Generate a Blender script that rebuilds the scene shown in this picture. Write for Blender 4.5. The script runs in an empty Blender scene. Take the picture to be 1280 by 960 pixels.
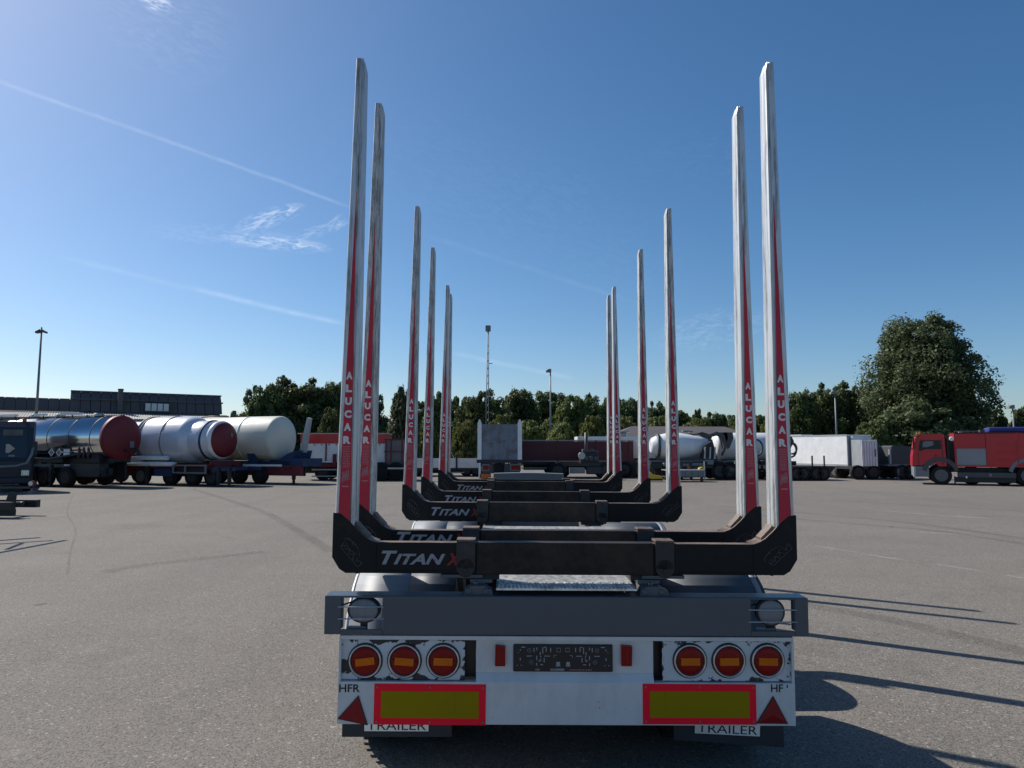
import bpy, bmesh, math, random
import numpy as np
from mathutils import Vector, Matrix, Euler
random.seed(7)
S = bpy.context.scene
C = S.collection
R = math.radians

# ---------------------------------------------------------------- camera
CAM_H, FPX, PITCH, YAW = 1.82, 890.0, R(5.14), R(0.386)
cd = bpy.data.cameras.new('camera'); cam = bpy.data.objects.new('camera', cd); C.objects.link(cam)
cam.location = (0, 0, CAM_H); cam.rotation_euler = (R(90) + PITCH, 0, -YAW)
cd.sensor_width = 36; cd.lens = FPX / 1280 * 36; cd.clip_end = 6000; cd.clip_start = 0.05
S.camera = cam

def ray(px, py):
    u = (px - 640) / FPX; v = -(py - 480) / FPX
    f = math.cos(PITCH) - v * math.sin(PITCH); z = v * math.cos(PITCH) + math.sin(PITCH)
    return Vector((u * math.cos(YAW) + f * math.sin(YAW), -u * math.sin(YAW) + f * math.cos(YAW), z))
def W(px, py, Y):
    r = ray(px, py); return Vector((0, 0, CAM_H)) + r * (Y / r.y)
def G(px, py):
    r = ray(px, py); return Vector((0, 0, CAM_H)) + r * (-CAM_H / r.z)

# ---------------------------------------------------------------- light
SUN = Vector((-0.846, 0.533, math.tan(R(42.6)))).normalized()
sl = bpy.data.lights.new('sun', 'SUN'); so = bpy.data.objects.new('sun', sl); C.objects.link(so)
sl.energy = 5.0; sl.angle = R(0.55); sl.color = (1.0, 0.95, 0.87)
so.rotation_euler = SUN.to_track_quat('Z', 'Y').to_euler(); so.location = (-20, 20, 30)
wd = bpy.data.worlds.new('World'); S.world = wd; wd.use_nodes = True
S.view_settings.view_transform = 'Standard'; S.view_settings.look = 'None'
S.view_settings.exposure = 0.12; S.view_settings.gamma = 1.0
try: S.view_settings.use_curve_mapping = False
except Exception: pass
S.cycles.max_bounces = 6; S.cycles.transparent_max_bounces = 16
SKY_STRENGTH = 0.105

def build_world():
    nt = wd.node_tree; N = nt.nodes; Lk = nt.links; N.clear()
    out = N.new('ShaderNodeOutputWorld'); bg = N.new('ShaderNodeBackground')
    sky = N.new('ShaderNodeTexSky'); sky.sky_type = 'NISHITA'; sky.sun_disc = False
    sky.sun_elevation = R(42.6); sky.sun_rotation = math.atan2(SUN.x, SUN.y)
    sky.altitude = 0; sky.air_density = 0.85; sky.dust_density = 0.8; sky.ozone_density = 3.4
    bg.inputs[1].default_value = SKY_STRENGTH
    tc = N.new('ShaderNodeTexCoord')
    def M(op, a, b=None, c=None, clamp=False):
        n = N.new('ShaderNodeMath'); n.operation = op; n.use_clamp = clamp
        for i, x in enumerate((a, b, c)):
            if x is None: continue
            if isinstance(x, (int, float)): n.inputs[i].default_value = x
            else: Lk.new(x, n.inputs[i])
        return n.outputs[0]
    def dot(vec):
        n = N.new('ShaderNodeVectorMath'); n.operation = 'DOT_PRODUCT'
        Lk.new(tc.outputs['Generated'], n.inputs[0]); n.inputs[1].default_value = vec
        return n.outputs['Value']
    def noise(scale, detail, vec=None, dist=0.0):
        n = N.new('ShaderNodeTexNoise'); n.inputs['Scale'].default_value = scale
        n.inputs['Detail'].default_value = detail; n.inputs['Distortion'].default_value = dist
        Lk.new(vec if vec else tc.outputs['Generated'], n.inputs['Vector']); return n.outputs['Fac']
    def comb(x, y):
        n = N.new('ShaderNodeCombineXYZ'); Lk.new(x, n.inputs[0]); Lk.new(y, n.inputs[1]); return n.outputs[0]
    total = None
    def add(m):
        nonlocal total
        total = m if total is None else M('ADD', total, m)
    # contrails: thin bands along great circles, broken up and fading at their ends
    for (a, b, w, s) in (((-200, 30), (470, 270), .0034, .13), ((60, 318), (440, 408), .005, .07), ((235, 360), (440, 408), .005, .10), ((560, 440), (720, 474), .005, .09),
                         ((520, 290), (800, 380), .005, .03)):
        A = ray(*a).normalized(); B = ray(*b).normalized()
        n = A.cross(B).normalized(); t = (B - A).normalized(); mid = (A + B) / 2
        h = (B - A).length / 2
        wob = M('MULTIPLY', M('SUBTRACT', noise(14, 3), .5), .004)
        d = M('ABSOLUTE', M('ADD', dot(n), wob))
        band = M('SUBTRACT', 1.0, M('DIVIDE', d, w), clamp=True)
        al = M('ABSOLUTE', M('SUBTRACT', dot(t), mid.dot(t)))
        ends = M('MULTIPLY', M('SUBTRACT', 1.0, M('DIVIDE', al, h), clamp=True), 4.0, clamp=True)
        br = M('MULTIPLY', noise(60, 4), 1.5, clamp=True)
        front = M('GREATER_THAN', dot(mid.normalized()), 0.0)
        add(M('MULTIPLY', M('MULTIPLY', M('MULTIPLY', band, ends), M('MULTIPLY', br, s)), front))
    # small torn cirrus wisps
    for (c, d2, a, b, s) in (((338, 272), (368, 262), .05, .013, .6), ((346, 304), (400, 310), .075, .011, .55), ((420, 279), (432, 268), .016, .010, .3),
                             ((196, 4), (210, 9), .02, .012, .9), ((300, 296), (360, 300), .12, .016, .12), ((400, 288), (430, 280), .05, .009, .25), ((210, 30), (260, 50), .09, .07, .06),
                             ((890, 412), (930, 404), .09, .03, .13), ((640, 250), (760, 300), .3, .1, .02), ((880, 200), (990, 190), .12, .05, .015)):
        c0 = ray(*c).normalized(); t = (ray(*d2).normalized() - c0).normalized(); u = c0.cross(t).normalized()
        du = M('SUBTRACT', dot(t), c0.dot(t)); dv = M('SUBTRACT', dot(u), c0.dot(u))
        e = M('ADD', M('POWER', M('DIVIDE', du, a), 2.0), M('POWER', M('DIVIDE', dv, b), 2.0))
        m = M('SUBTRACT', 1.0, e, clamp=True)
        nz = noise(1.0, 8, comb(M('MULTIPLY', du, 55.0), M('MULTIPLY', dv, 170.0)), 1.2)
        nz = M('MULTIPLY', M('SUBTRACT', nz, .42), 3.0, clamp=True)
        front = M('GREATER_THAN', dot(c0), 0.3)
        add(M('MULTIPLY', M('MULTIPLY', M('MULTIPLY', m, nz), s), front))
    mix = N.new('ShaderNodeMix'); mix.data_type = 'RGBA'
    Lk.new(total, mix.inputs[0]); mix.clamp_factor = True
    hs = N.new('ShaderNodeHueSaturation'); hs.inputs['Saturation'].default_value = 1.22; hs.inputs['Hue'].default_value = .4965
    Lk.new(sky.outputs[0], hs.inputs['Color'])
    Lk.new(hs.outputs[0], mix.inputs[6]); mix.inputs[7].default_value = (9.5, 10.2, 11.0, 1)
    Lk.new(mix.outputs[2], bg.inputs[0]); Lk.new(bg.outputs[0], out.inputs[0])
build_world()

# ---------------------------------------------------------------- materials
def node_helpers(m):
    nt = m.node_tree; N = nt.nodes; L = nt.links
    def M(op, a, b=None, c=None, clamp=False):
        n = N.new('ShaderNodeMath'); n.operation = op; n.use_clamp = clamp
        for i, x in enumerate((a, b, c)):
            if x is None: continue
            if isinstance(x, (int, float)): n.inputs[i].default_value = x
            else: L.new(x, n.inputs[i])
        return n.outputs[0]
    def noise(vec, scale, detail=3, rough=.55, dist=0.0):
        n = N.new('ShaderNodeTexNoise'); n.inputs['Scale'].default_value = scale; n.inputs['Detail'].default_value = detail
        n.inputs['Roughness'].default_value = rough; n.inputs['Distortion'].default_value = dist
        L.new(vec, n.inputs['Vector']); return n.outputs['Fac']
    def scale(vec, s):
        n = N.new('ShaderNodeMapping'); n.inputs['Scale'].default_value = s; L.new(vec, n.inputs['Vector']); return n.outputs[0]
    def ramp(f, a, b):
        n = N.new('ShaderNodeMapRange'); n.clamp = True
        L.new(f, n.inputs[0]); n.inputs[1].default_value = a; n.inputs[2].default_value = b; return n.outputs[0]
    def mix(f, a, b):
        n = N.new('ShaderNodeMix'); n.data_type = 'RGBA'
        if isinstance(f, (int, float)): n.inputs[0].default_value = f
        else: L.new(f, n.inputs[0])
        for i, x in ((6, a), (7, b)):
            if isinstance(x, tuple): n.inputs[i].default_value = (*x, 1)
            else: L.new(x, n.inputs[i])
        return n.outputs[2]
    def bump(h, s, d=.01):
        n = N.new('ShaderNodeBump'); n.inputs['Strength'].default_value = s; n.inputs['Distance'].default_value = d
        L.new(h, n.inputs['Height']); return n.outputs[0]
    return N, L, M, noise, scale, ramp, mix, bump
def new_mat(name):
    m = bpy.data.materials.new(name); m.use_nodes = True
    return m, m.node_tree.nodes['Principled BSDF']
def paint(name, col, rough=.45, metal=0.0, dirt=None, amt=.35, sc=6.0, thr=(.5, .75), stretch=(1, 1, 1), var=.12, bmp=.0, coat=0.0, spec=.5):
    """painted or bare surface: slight tone variation, dirt or wear patches, fine relief"""
    m, b = new_mat(name); N, L, M, noise, scale, ramp, mix, bump = node_helpers(m)
    tc = N.new('ShaderNodeTexCoord').outputs['Object']
    v = scale(tc, stretch)
    n1 = noise(v, sc, 5, .6); n2 = noise(v, sc * 5.3, 4, .6); n3 = noise(tc, sc * .3, 2)
    dark = tuple(c * (1 - 2 * var) for c in col); light = tuple(min(1, c * (1 + var)) for c in col)
    c = mix(n3, dark, light)
    if dirt:
        f = ramp(M('ADD', M('MULTIPLY', n1, .7), M('MULTIPLY', n2, .3)), *thr)
        c = mix(M('MULTIPLY', f, amt), c, dirt)
    L.new(c, b.inputs['Base Color'])
    L.new(M('ADD', rough - .08, M('MULTIPLY', n1, .2)), b.inputs['Roughness'])
    b.inputs['Metallic'].default_value = metal; b.inputs['Coat Weight'].default_value = coat
    b.inputs['Specular IOR Level'].default_value = spec
    if bmp: L.new(bump(n2, bmp, .004), b.inputs['Normal'])
    return m
BR = (.07, .045, .03); GRM = (.10, .09, .075)
K = {}
K['white'] = paint('white_paint', (.78, .79, .79), .35, dirt=(.3, .28, .25), amt=.3, coat=.1)
K['bumper'] = paint('bumper_white', (.63, .64, .64), .42, dirt=(.26, .25, .235), amt=.5, sc=2.6, thr=(.46, .78), stretch=(1.6, 1, .8), var=.06, bmp=.06)
K['cream'] = paint('cream_paint', (.66, .64, .55), .5, dirt=(.3, .28, .2), amt=.3, sc=1.2)
K['beam'] = paint('beam_grey', (.072, .090, .110), .30, dirt=(.05, .06, .07), amt=.4, sc=2.5, var=.05, bmp=.05)
K['black'] = paint('black_chassis', (.018, .019, .021), .55, dirt=(.06, .05, .04), amt=.5, sc=4)
K['bunk'] = paint('bunk_black', (.006, .007, .009), .45, dirt=(.045, .030, .022), amt=.55, sc=5.5, thr=(.54, .70), bmp=.25, var=.2, spec=.25)
K['bunkmid'] = paint('bunk_scuffed', (.012, .010, .009), .55, dirt=(.050, .032, .022), amt=.8, sc=4.5, thr=(.42, .62), bmp=.3, var=.2, spec=.3)
K['rusttop'] = paint('worn_steel_top', (.20, .15, .12), .6, metal=.2, dirt=(.07, .04, .03), amt=.8, sc=11, thr=(.45, .6))
K['bracket'] = paint('bracket_steel', (.016, .018, .023), .45, dirt=(.12, .075, .05), amt=.5, sc=14, bmp=.2)
K['tyre'] = paint('tyre_rubber', (.013, .013, .014), .8, dirt=(.06, .055, .05), amt=.5, sc=5, spec=.3)
K['rim'] = paint('rim_grey', (.12, .12, .125), .5, metal=.2, dirt=(.08, .06, .05), amt=.6, sc=10)
K['rimd'] = paint('rim_dark', (.017, .017, .019), .5, dirt=(.03, .03, .03), amt=.6, sc=10)
K['red'] = paint('truck_red', (.50, .010, .018), .4, dirt=(.14, .03, .03), amt=.3, sc=1.5, coat=.3)
K['maroon'] = paint('maroon_paint', (.12, .007, .018), .45, dirt=(.07, .02, .02), amt=.5, sc=2)
K['redch'] = paint('chassis_red', (.15, .010, .014), .55, dirt=(.03, .012, .012), amt=.8, sc=2.5)
K['endred'] = paint('tank_end_red', (.17, .008, .014), .55, dirt=(.11, .02, .02), amt=.4, sc=1.0)
K['blue'] = paint('chassis_blue', (.008, .034, .105), .5, dirt=(.012, .012, .018), amt=.8, sc=3)
K['navy'] = paint('navy_paint', (.006, .010, .024), .4, dirt=(.02, .02, .025), amt=.3)
K['flap'] = paint('flap_navy', (.018, .024, .034), .6, dirt=(.05, .05, .05), amt=.4, sc=8)
K['steel'] = paint('polished_steel', (.72, .73, .74), .13, metal=1.0, dirt=(.45, .44, .42), amt=.35, sc=1.0, var=.03)
K['sleeve'] = paint('bright_sleeve', (.60, .62, .68), .30, metal=.1, coat=.3, dirt=(.5, .5, .5), amt=.3, sc=1.5, var=.05)
K['alu'] = paint('stake_aluminium', (.60, .61, .61), .40, metal=.45, dirt=(.16, .155, .15), amt=.85, sc=16, thr=(.50, .62), stretch=(1.6, 1.6, .12), var=.08, bmp=.15)
K['aludirty'] = paint('stake_aluminium_worn', (.60, .60, .59), .5, metal=.3, dirt=(.10, .095, .085), amt=.78, sc=30, thr=(.45, .60), stretch=(2.2, 2.2, .22), var=.08, bmp=.25)
K['galv'] = paint('galvanised', (.42, .44, .45), .45, metal=.5, dirt=(.25, .25, .25), amt=.5, sc=9)
K['dgrey'] = paint('dark_grey_paint', (.06, .065, .07), .5, dirt=(.12, .11, .1), amt=.4, sc=3)
K['mgrey'] = paint('mid_grey_paint', (.18, .19, .2), .5, dirt=(.09, .08, .07), amt=.5, sc=3)
K['tipper'] = paint('tipper_steel', (.19, .225, .27), .6, metal=.0, dirt=(.11, .05, .03), amt=.75, sc=1.6, thr=(.47, .64))
K['mudguard'] = paint('mudguard_grey', (.27, .28, .30), .5, dirt=(.2, .19, .17), amt=.5, sc=4)
K['mudguardd'] = paint('mudguard_dark', (.045, .055, .068), .5, dirt=(.10, .10, .10), amt=.4, sc=4)
K['decal'] = paint('decal_red', (.52, .010, .035), .5, dirt=(.25, .06, .06), amt=.5, sc=14, thr=(.55, .68), var=.06)
K['ink'] = paint('letter_white', (.72, .71, .69), .5, dirt=(.4, .2, .2), amt=.4, sc=30, var=.02)
K['inkdim'] = paint('letter_faint', (.50, .25, .26), .5)
K['titan'] = paint('titan_silver', (.30, .31, .34), .5, dirt=(.04, .04, .04), amt=.9, sc=22, thr=(.56, .64))
K['scribble'] = paint('emblem_grey', (.12, .11, .12), .5, dirt=(.02, .02, .02), amt=.9, sc=30, thr=(.5, .6))
K['titanred'] = paint('titan_red', (.30, .008, .012), .5)
K['signred'] = paint('reflective_red', (1.0, .012, .035), .6, dirt=(.8, .02, .03), amt=.3, sc=8, var=.01, spec=.15)
K['signyel'] = paint('reflective_yellow', (.31, .22, .002), .6, dirt=(.24, .18, .01), spec=.12, amt=.4, sc=6, var=.05)
K['triangle'] = paint('reflector_red', (.25, .006, .012), .3, dirt=(.14, .01, .01), amt=.4, sc=12, spec=.3)
K['ltext'] = paint('black_ink', (.012, .012, .014), .6)
K['lens_red'] = paint('lens_red', (.26, .006, .004), .3, dirt=(.16, .004, .004), amt=.5, sc=18, spec=.22)
K['lens_amber'] = paint('lens_amber', (.72, .17, .006), .3, dirt=(.45, .08, .005), amt=.4, sc=20, spec=.22)
K['chrome'] = paint('ring_chrome', (.62, .61, .58), .3, metal=.8, dirt=(.12, .11, .1), amt=.6, sc=12)
K['lampbk'] = paint('lamp_black', (.012, .012, .013), .4)
K['leather'] = paint('worklamp_lens', (.20, .21, .235), .35, metal=.0, dirt=(.08, .08, .09), amt=.6, sc=14, stretch=(3, 1, .5), coat=.15)
K['plate'] = paint('plate_holder', (.008, .01, .016), .35)
K['platemark'] = paint('plate_marks', (.34, .35, .37), .5)
K['orange'] = paint('orange_paint', (.55, .14, .02), .5)
K['yellow'] = paint('yellow_paint', (.65, .40, .02), .45, dirt=(.3, .2, .03), amt=.4)
K['wood'] = paint('pale_board', (.42, .38, .32), .6, dirt=(.2, .17, .13), amt=.5, sc=5)
K['tarpblue'] = paint('blue_cover', (.02, .04, .22), .6)
K['roofcement'] = paint('fibre_cement', (.36, .35, .33), .8, dirt=(.2, .2, .18), amt=.5, sc=1)
K['brick'] = paint('wall_render', (.32, .28, .24), .8, dirt=(.2, .18, .15), amt=.5, sc=1)
K['roofdark'] = paint('dark_roof_panel', (.092, .080, .082), .7, dirt=(.14, .13, .125), amt=.4, sc=.6, var=.18)
K['pole'] = paint('pole_grey', (.20, .22, .22), .5, metal=.3)
K['bark'] = paint('bark', (.08, .065, .05), .9, dirt=(.03, .03, .025), amt=.6, sc=2, stretch=(2, 2, .4))

def glass(name, col=(.03, .04, .05), rough=.05, alpha=.55):
    m, b = new_mat(name)
    b.inputs['Base Color'].default_value = (*col, 1); b.inputs['Roughness'].default_value = rough
    b.inputs['Specular IOR Level'].default_value = .8; b.inputs['Alpha'].default_value = alpha
    return m
K['glass'] = glass('window_glass'); K['skylight'] = glass('skylight_glass', (.35, .42, .46), .1, 1.0)
K['seeglass'] = glass('clear_windscreen', (.05, .09, .10), .05, .35)

def chipped(name, thr):
    """white lamp panel, paint flaked to dark primer mostly along its edges"""
    m, b = new_mat(name); N, L, M, noise, scale, ramp, mix, bump = node_helpers(m)
    t = N.new('ShaderNodeTexCoord'); s = N.new('ShaderNodeSeparateXYZ'); L.new(t.outputs['Generated'], s.inputs[0])
    ex = M('ABSOLUTE', M('SUBTRACT', s.outputs[0], .5)); ez = M('ABSOLUTE', M('SUBTRACT', s.outputs[2], .5))
    e = M('MAXIMUM', M('MULTIPLY', M('SUBTRACT', ex, .36), 2.2), M('SUBTRACT', ez, .24), clamp=True)
    n1 = noise(t.outputs['Object'], 13, 6, .58, .3); n2 = noise(t.outputs['Object'], 60, 3)
    f = M('ADD', M('ADD', M('MULTIPLY', n1, .85), M('MULTIPLY', n2, .15)), M('MULTIPLY', e, .85))
    f = ramp(f, thr, thr + .012)
    c = mix(noise(t.outputs['Object'], 6), (.50, .52, .54), (.60, .62, .64))
    L.new(mix(f, c, (.022, .022, .026)), b.inputs['Base Color'])
    b.inputs['Roughness'].default_value = .5
    L.new(bump(M('SUBTRACT', 1.0, f), .5, .002), b.inputs['Normal'])
    return m
K['chipped'] = chipped('flaking_white', .665); K['chipped2'] = chipped('flaking_white_less', .735)

def chequer():
    m, b = new_mat('tread_plate'); N, L, M, noise, scale, ramp, mix, bump = node_helpers(m)
    t = N.new('ShaderNodeTexCoord').outputs['Object']
    n = noise(t, 7, 3); n2 = noise(scale(t, (1, .5, 1)), 30, 3)
    L.new(mix(ramp(n2, .4, .7), (.80, .80, .78), (.45, .44, .42)), b.inputs['Base Color'])
    b.inputs['Metallic'].default_value = .65
    L.new(M('ADD', .24, M('MULTIPLY', n, .3)), b.inputs['Roughness'])
    L.new(bump(M('ADD', n, M('MULTIPLY', n2, .15)), .6, .03), b.inputs['Normal'])
    return m
K['tread'] = chequer()

def asphalt():
    m, b = new_mat('old_asphalt'); N, L, M, noise, scale, ramp, mix, bump = node_helpers(m)
    t = N.new('ShaderNodeTexCoord').outputs['Object']
    big = noise(t, .07, 5, .62); mid = noise(t, .8, 5, .65); patch = noise(scale(t, (.22, 1.0, 1)), .4, 5, .65)
    fine = noise(t, 70, 3, .75); grain = noise(t, 26, 4, .8)
    vo = N.new('ShaderNodeTexVoronoi'); vo.inputs['Scale'].default_value = 105; L.new(t, vo.inputs['Vector'])
    vo2 = N.new('ShaderNodeTexVoronoi'); vo2.inputs['Scale'].default_value = 64; L.new(t, vo2.inputs['Vector'])
    sep = N.new('ShaderNodeSeparateColor'); L.new(vo.outputs['Color'], sep.inputs[0])
    sep2 = N.new('ShaderNodeSeparateColor'); L.new(vo2.outputs['Color'], sep2.inputs[0])
    base = mix(ramp(big, .3, .7), (.138, .121, .102), (.205, .184, .157))
    base = mix(ramp(patch, .40, .72), base, (.143, .128, .112))
    base = mix(M('MULTIPLY', ramp(mid, .42, .75), .45), base, (.222, .200, .172))
    lane = noise(scale(t, (.55, .015, 1)), 1.0, 3); base = mix(M('MULTIPLY', ramp(lane, .52, .60), .22), base, (.10, .092, .085))
    wet = noise(scale(t, (.12, .3, 1)), 1.0, 6, .7, .6); base = mix(M('MULTIPLY', ramp(wet, .55, .72), .3), base, (.095, .088, .082))
    base = mix(M('MULTIPLY', ramp(grain, .35, .7), .35), base, (.24, .219, .193))
    base = mix(M('MULTIPLY', ramp(sep.outputs[0], .3, 1.0), .38), base, (.31, .285, .255))
    base = mix(M('MULTIPLY', ramp(sep.outputs[1], .68, .76), .55), base, (.042, .039, .036))
    base = mix(M('MULTIPLY', ramp(sep2.outputs[0], .972, .985), .45), base, (.46, .44, .41))
    st = noise(t, .5, 5, .7, .4); st2 = noise(t, 4.1, 4)
    base = mix(M('MULTIPLY', ramp(M('ADD', M('MULTIPLY', st, .8), M('MULTIPLY', st2, .2)), .56, .70), .35), base, (.062, .058, .055))
    sp = noise(t, 2.3, 2); base = mix(M('MULTIPLY', ramp(sp, .745, .76), .7), base, (.04, .038, .036))
    L.new(base, b.inputs['Base Color'])
    b.inputs['Roughness'].default_value = .88; b.inputs['Specular IOR Level'].default_value = .25
    h = M('ADD', M('MULTIPLY', vo.outputs['Distance'], -1.0), M('MULTIPLY', fine, .6))
    L.new(bump(h, .45, .005), b.inputs['Normal'])
    return m
K['asphalt'] = asphalt()
def mark_mat(name, col, lo, hi, amt):
    m, b = new_mat(name); N, L, M, noise, scale, ramp, mix, bump = node_helpers(m)
    t = N.new('ShaderNodeTexCoord'); s = N.new('ShaderNodeSeparateXYZ'); L.new(t.outputs['UV'], s.inputs[0])
    b.inputs['Base Color'].default_value = (*col, 1); b.inputs['Roughness'].default_value = .85
    n = noise(t.outputs['Object'], 9, 6, .7); n2 = noise(t.outputs['Object'], .8, 3)
    e = M('MULTIPLY', M('SUBTRACT', .5, M('ABSOLUTE', M('SUBTRACT', s.outputs[1], .5))), 5.0, clamp=True)
    f = M('MULTIPLY', M('MULTIPLY', ramp(M('ADD', M('MULTIPLY', n, .5), M('MULTIPLY', n2, .5)), lo, hi), e), amt)
    L.new(f, b.inputs['Alpha']); return m
K['oldpaint'] = mark_mat('worn_line_paint', (.60, .57, .50), .46, .62, .42)
K['tyremark'] = mark_mat('tyre_rubber_mark', (.06, .056, .052), .34, .66, .27)
K['palesand'] = mark_mat('pale_dust', (.38, .34, .28), .40, .60, .45)

def leafmat(name, cols, trans=.36):
    m, b = new_mat(name); N, L, M, noise, scale, ramp, mix, bump = node_helpers(m)
    t = N.new('ShaderNodeTexCoord').outputs['Object']; g = N.new('ShaderNodeNewGeometry')
    oi = N.new('ShaderNodeObjectInfo')
    n = noise(t, .9, 4); c = mix(ramp(n, .3, .7), cols[0], cols[1])
    c = mix(M('MULTIPLY', g.outputs['Random Per Island'], .75), c, cols[2])
    hs = N.new('ShaderNodeHueSaturation'); L.new(c, hs.inputs['Color'])
    L.new(M('ADD', .485, M('MULTIPLY', oi.outputs['Random'], .03)), hs.inputs['Hue'])
    L.new(M('ADD', .8, M('MULTIPLY', oi.outputs['Random'], .4)), hs.inputs['Value'])
    L.new(hs.outputs[0], b.inputs['Base Color']); b.inputs['Roughness'].default_value = .55
    b.inputs['Specular IOR Level'].default_value = .3
    tr = N.new('ShaderNodeBsdfTranslucent'); L.new(hs.outputs[0], tr.inputs['Color'])
    ms = N.new('ShaderNodeMixShader'); ms.inputs[0].default_value = trans
    L.new(b.outputs[0], ms.inputs[1]); L.new(tr.outputs[0], ms.inputs[2])
    L.new(ms.outputs[0], m.node_tree.nodes['Material Output'].inputs[0]); return m
K['leafdark'] = leafmat('leaf_dark_green', ((.066, .094, .034), (.10, .135, .048), (.13, .16, .065)))
K['leafmid'] = leafmat('leaf_mid_green', ((.068, .095, .030), (.105, .135, .045), (.15, .17, .06)))
K['leafyel'] = leafmat('leaf_yellow_green', ((.105, .135, .036), (.16, .18, .05), (.22, .22, .075)))
K['leafgrey'] = leafmat('leaf_grey_green', ((.06, .085, .045), (.10, .125, .065), (.16, .18, .11)))
K['leafpoplar'] = leafmat('leaf_poplar', ((.075, .115, .045), (.115, .16, .068), (.16, .20, .10)))
def grassmat():
    m, b = new_mat('grass_ground'); N, L, M, noise, scale, ramp, mix, bump = node_helpers(m)
    t = N.new('ShaderNodeTexCoord').outputs['Object']
    L.new(mix(noise(t, .5, 6, .7), (.06, .085, .03), (.15, .15, .07)), b.inputs['Base Color'])
    b.inputs['Roughness'].default_value = .95; L.new(bump(noise(t, 12, 4), .8, .1), b.inputs['Normal']); return m
K['grass'] = grassmat()

# ---------------------------------------------------------------- mesh builder
_txt = {}
def text_geo(s, bold=0.0, shear=0.0):
    k = (s, bold, shear)
    if k not in _txt:
        cu = bpy.data.curves.new('t', 'FONT'); cu.body = s; cu.size = 1.0; cu.offset = bold; cu.shear = shear
        cu.resolution_u = 3; cu.fill_mode = 'FRONT'
        o = bpy.data.objects.new('t', cu); C.objects.link(o)
        me = bpy.data.meshes.new_from_object(o)
        vs = [(v.co.x, v.co.y) for v in me.vertices]; fs = [tuple(p.vertices) for p in me.polygons]
        bpy.data.objects.remove(o); bpy.data.curves.remove(cu); bpy.data.meshes.remove(me)
        x0 = min(v[0] for v in vs); x1 = max(v[0] for v in vs); y0 = min(v[1] for v in vs); y1 = max(v[1] for v in vs)
        _txt[k] = (vs, fs, x0, x1, y0, y1)
    return _txt[k]
class MB:
    def __init__(s, M=None): s.v = []; s.f = []; s.m = []; s.sm = []; s.mats = []; s.M = M or Matrix(); s.uv = None
    def mi(s, k):
        if k not in s.mats: s.mats.append(k)
        return s.mats.index(k)
    def add(s, vs, fs, k, smooth=False):
        b = len(s.v); i = s.mi(k)
        s.v += [tuple(s.M @ Vector(v)) for v in vs]
        s.f += [tuple(b + j for j in f) for f in fs]; s.m += [i] * len(fs)
        s.sm += ([smooth] * len(fs) if isinstance(smooth, bool) else list(smooth)); return s
    def box(s, x0, x1, y0, y1, z0, z1, k):
        if x0 > x1: x0, x1 = x1, x0
        if y0 > y1: y0, y1 = y1, y0
        if z0 > z1: z0, z1 = z1, z0
        return s.add([(x, y, z) for z in (z0, z1) for y in (y0, y1) for x in (x0, x1)],
                     [(0, 2, 3, 1), (4, 5, 7, 6), (0, 1, 5, 4), (1, 3, 7, 5), (3, 2, 6, 7), (2, 0, 4, 6)], k)
    def prism(s, poly, y0, y1, k, ktop=None):      # poly in x,z, extruded along y
        n = len(poly); a = sum(poly[i][0] * poly[(i + 1) % n][1] - poly[(i + 1) % n][0] * poly[i][1] for i in range(n))
        if a < 0: poly = poly[::-1]
        vs = [(x, y0, z) for x, z in poly] + [(x, y1, z) for x, z in poly]
        s.add(vs, [tuple(range(n)), tuple(range(2 * n - 1, n - 1, -1))], k)
        for i in range(n):
            j = (i + 1) % n
            up = poly[j][0] < poly[i][0] - 1e-6 and abs(poly[j][1] - poly[i][1]) < 1.2 * abs(poly[j][0] - poly[i][0])
            s.add([vs[j], vs[i], vs[i + n], vs[j + n]], [(0, 1, 2, 3)], ktop if (ktop and up) else k)
        return s
    def loft(s, rings, k, smooth=False, caps=True):   # rings of equal length, closed
        n = len(rings[0]); vs = [p for r in rings for p in r]; fs = []
        for a in range(len(rings) - 1):
            for i in range(n):
                j = (i + 1) % n; fs.append((a * n + i, a * n + j, (a + 1) * n + j, (a + 1) * n + i))
        sm = [smooth] * len(fs)
        if caps: fs += [tuple(range(n))[::-1], tuple(range((len(rings) - 1) * n, len(rings) * n))]; sm += [False, False]
        return s.add(vs, fs, k, sm)
    def cyl(s, p0, p1, r0, r1=None, n=12, k='black', caps=True):
        p0 = Vector(p0); p1 = Vector(p1); r1 = r0 if r1 is None else r1
        d = (p1 - p0).normalized(); a = d.orthogonal().normalized(); b = d.cross(a)
        rg = [[p + (a * math.cos(2 * math.pi * i / n) + b * math.sin(2 * math.pi * i / n)) * r for i in range(n)] for p, r in ((p0, r0), (p1, r1))]
        return s.loft(rg, k, True, caps)
    def tube(s, pts, r, n=8, k='black'):
        pts = [Vector(p) for p in pts]; rg = []; a = None
        for i, p in enumerate(pts):
            d = (pts[min(i + 1, len(pts) - 1)] - pts[max(i - 1, 0)]).normalized()
            a = d.orthogonal().normalized() if a is None else (a - d * a.dot(d)).normalized()
            b = d.cross(a); rr = r[i] if isinstance(r, (list, tuple)) else r
            rg.append([p + (a * math.cos(2 * math.pi * j / n) + b * math.sin(2 * math.pi * j / n)) * rr for j in range(n)])
        return s.loft(rg, k, True)
    def lathe(s, prof, org, ax, k, n=32, sz=1.0, smooth=True):   # prof [(along, radius)], ax 'x' or 'y' ; sz squashes z
        o = Vector(org); rg = []
        for t, r in prof:
            ring = []
            for i in range(n):
                c = math.cos(2 * math.pi * i / n) * r; q = math.sin(2 * math.pi * i / n) * r * sz
                ring.append(o + (Vector((t, c, q)) if ax == 'x' else Vector((c, t, q))))
            rg.append(ring)
        return s.loft(rg, k, smooth)
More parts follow.
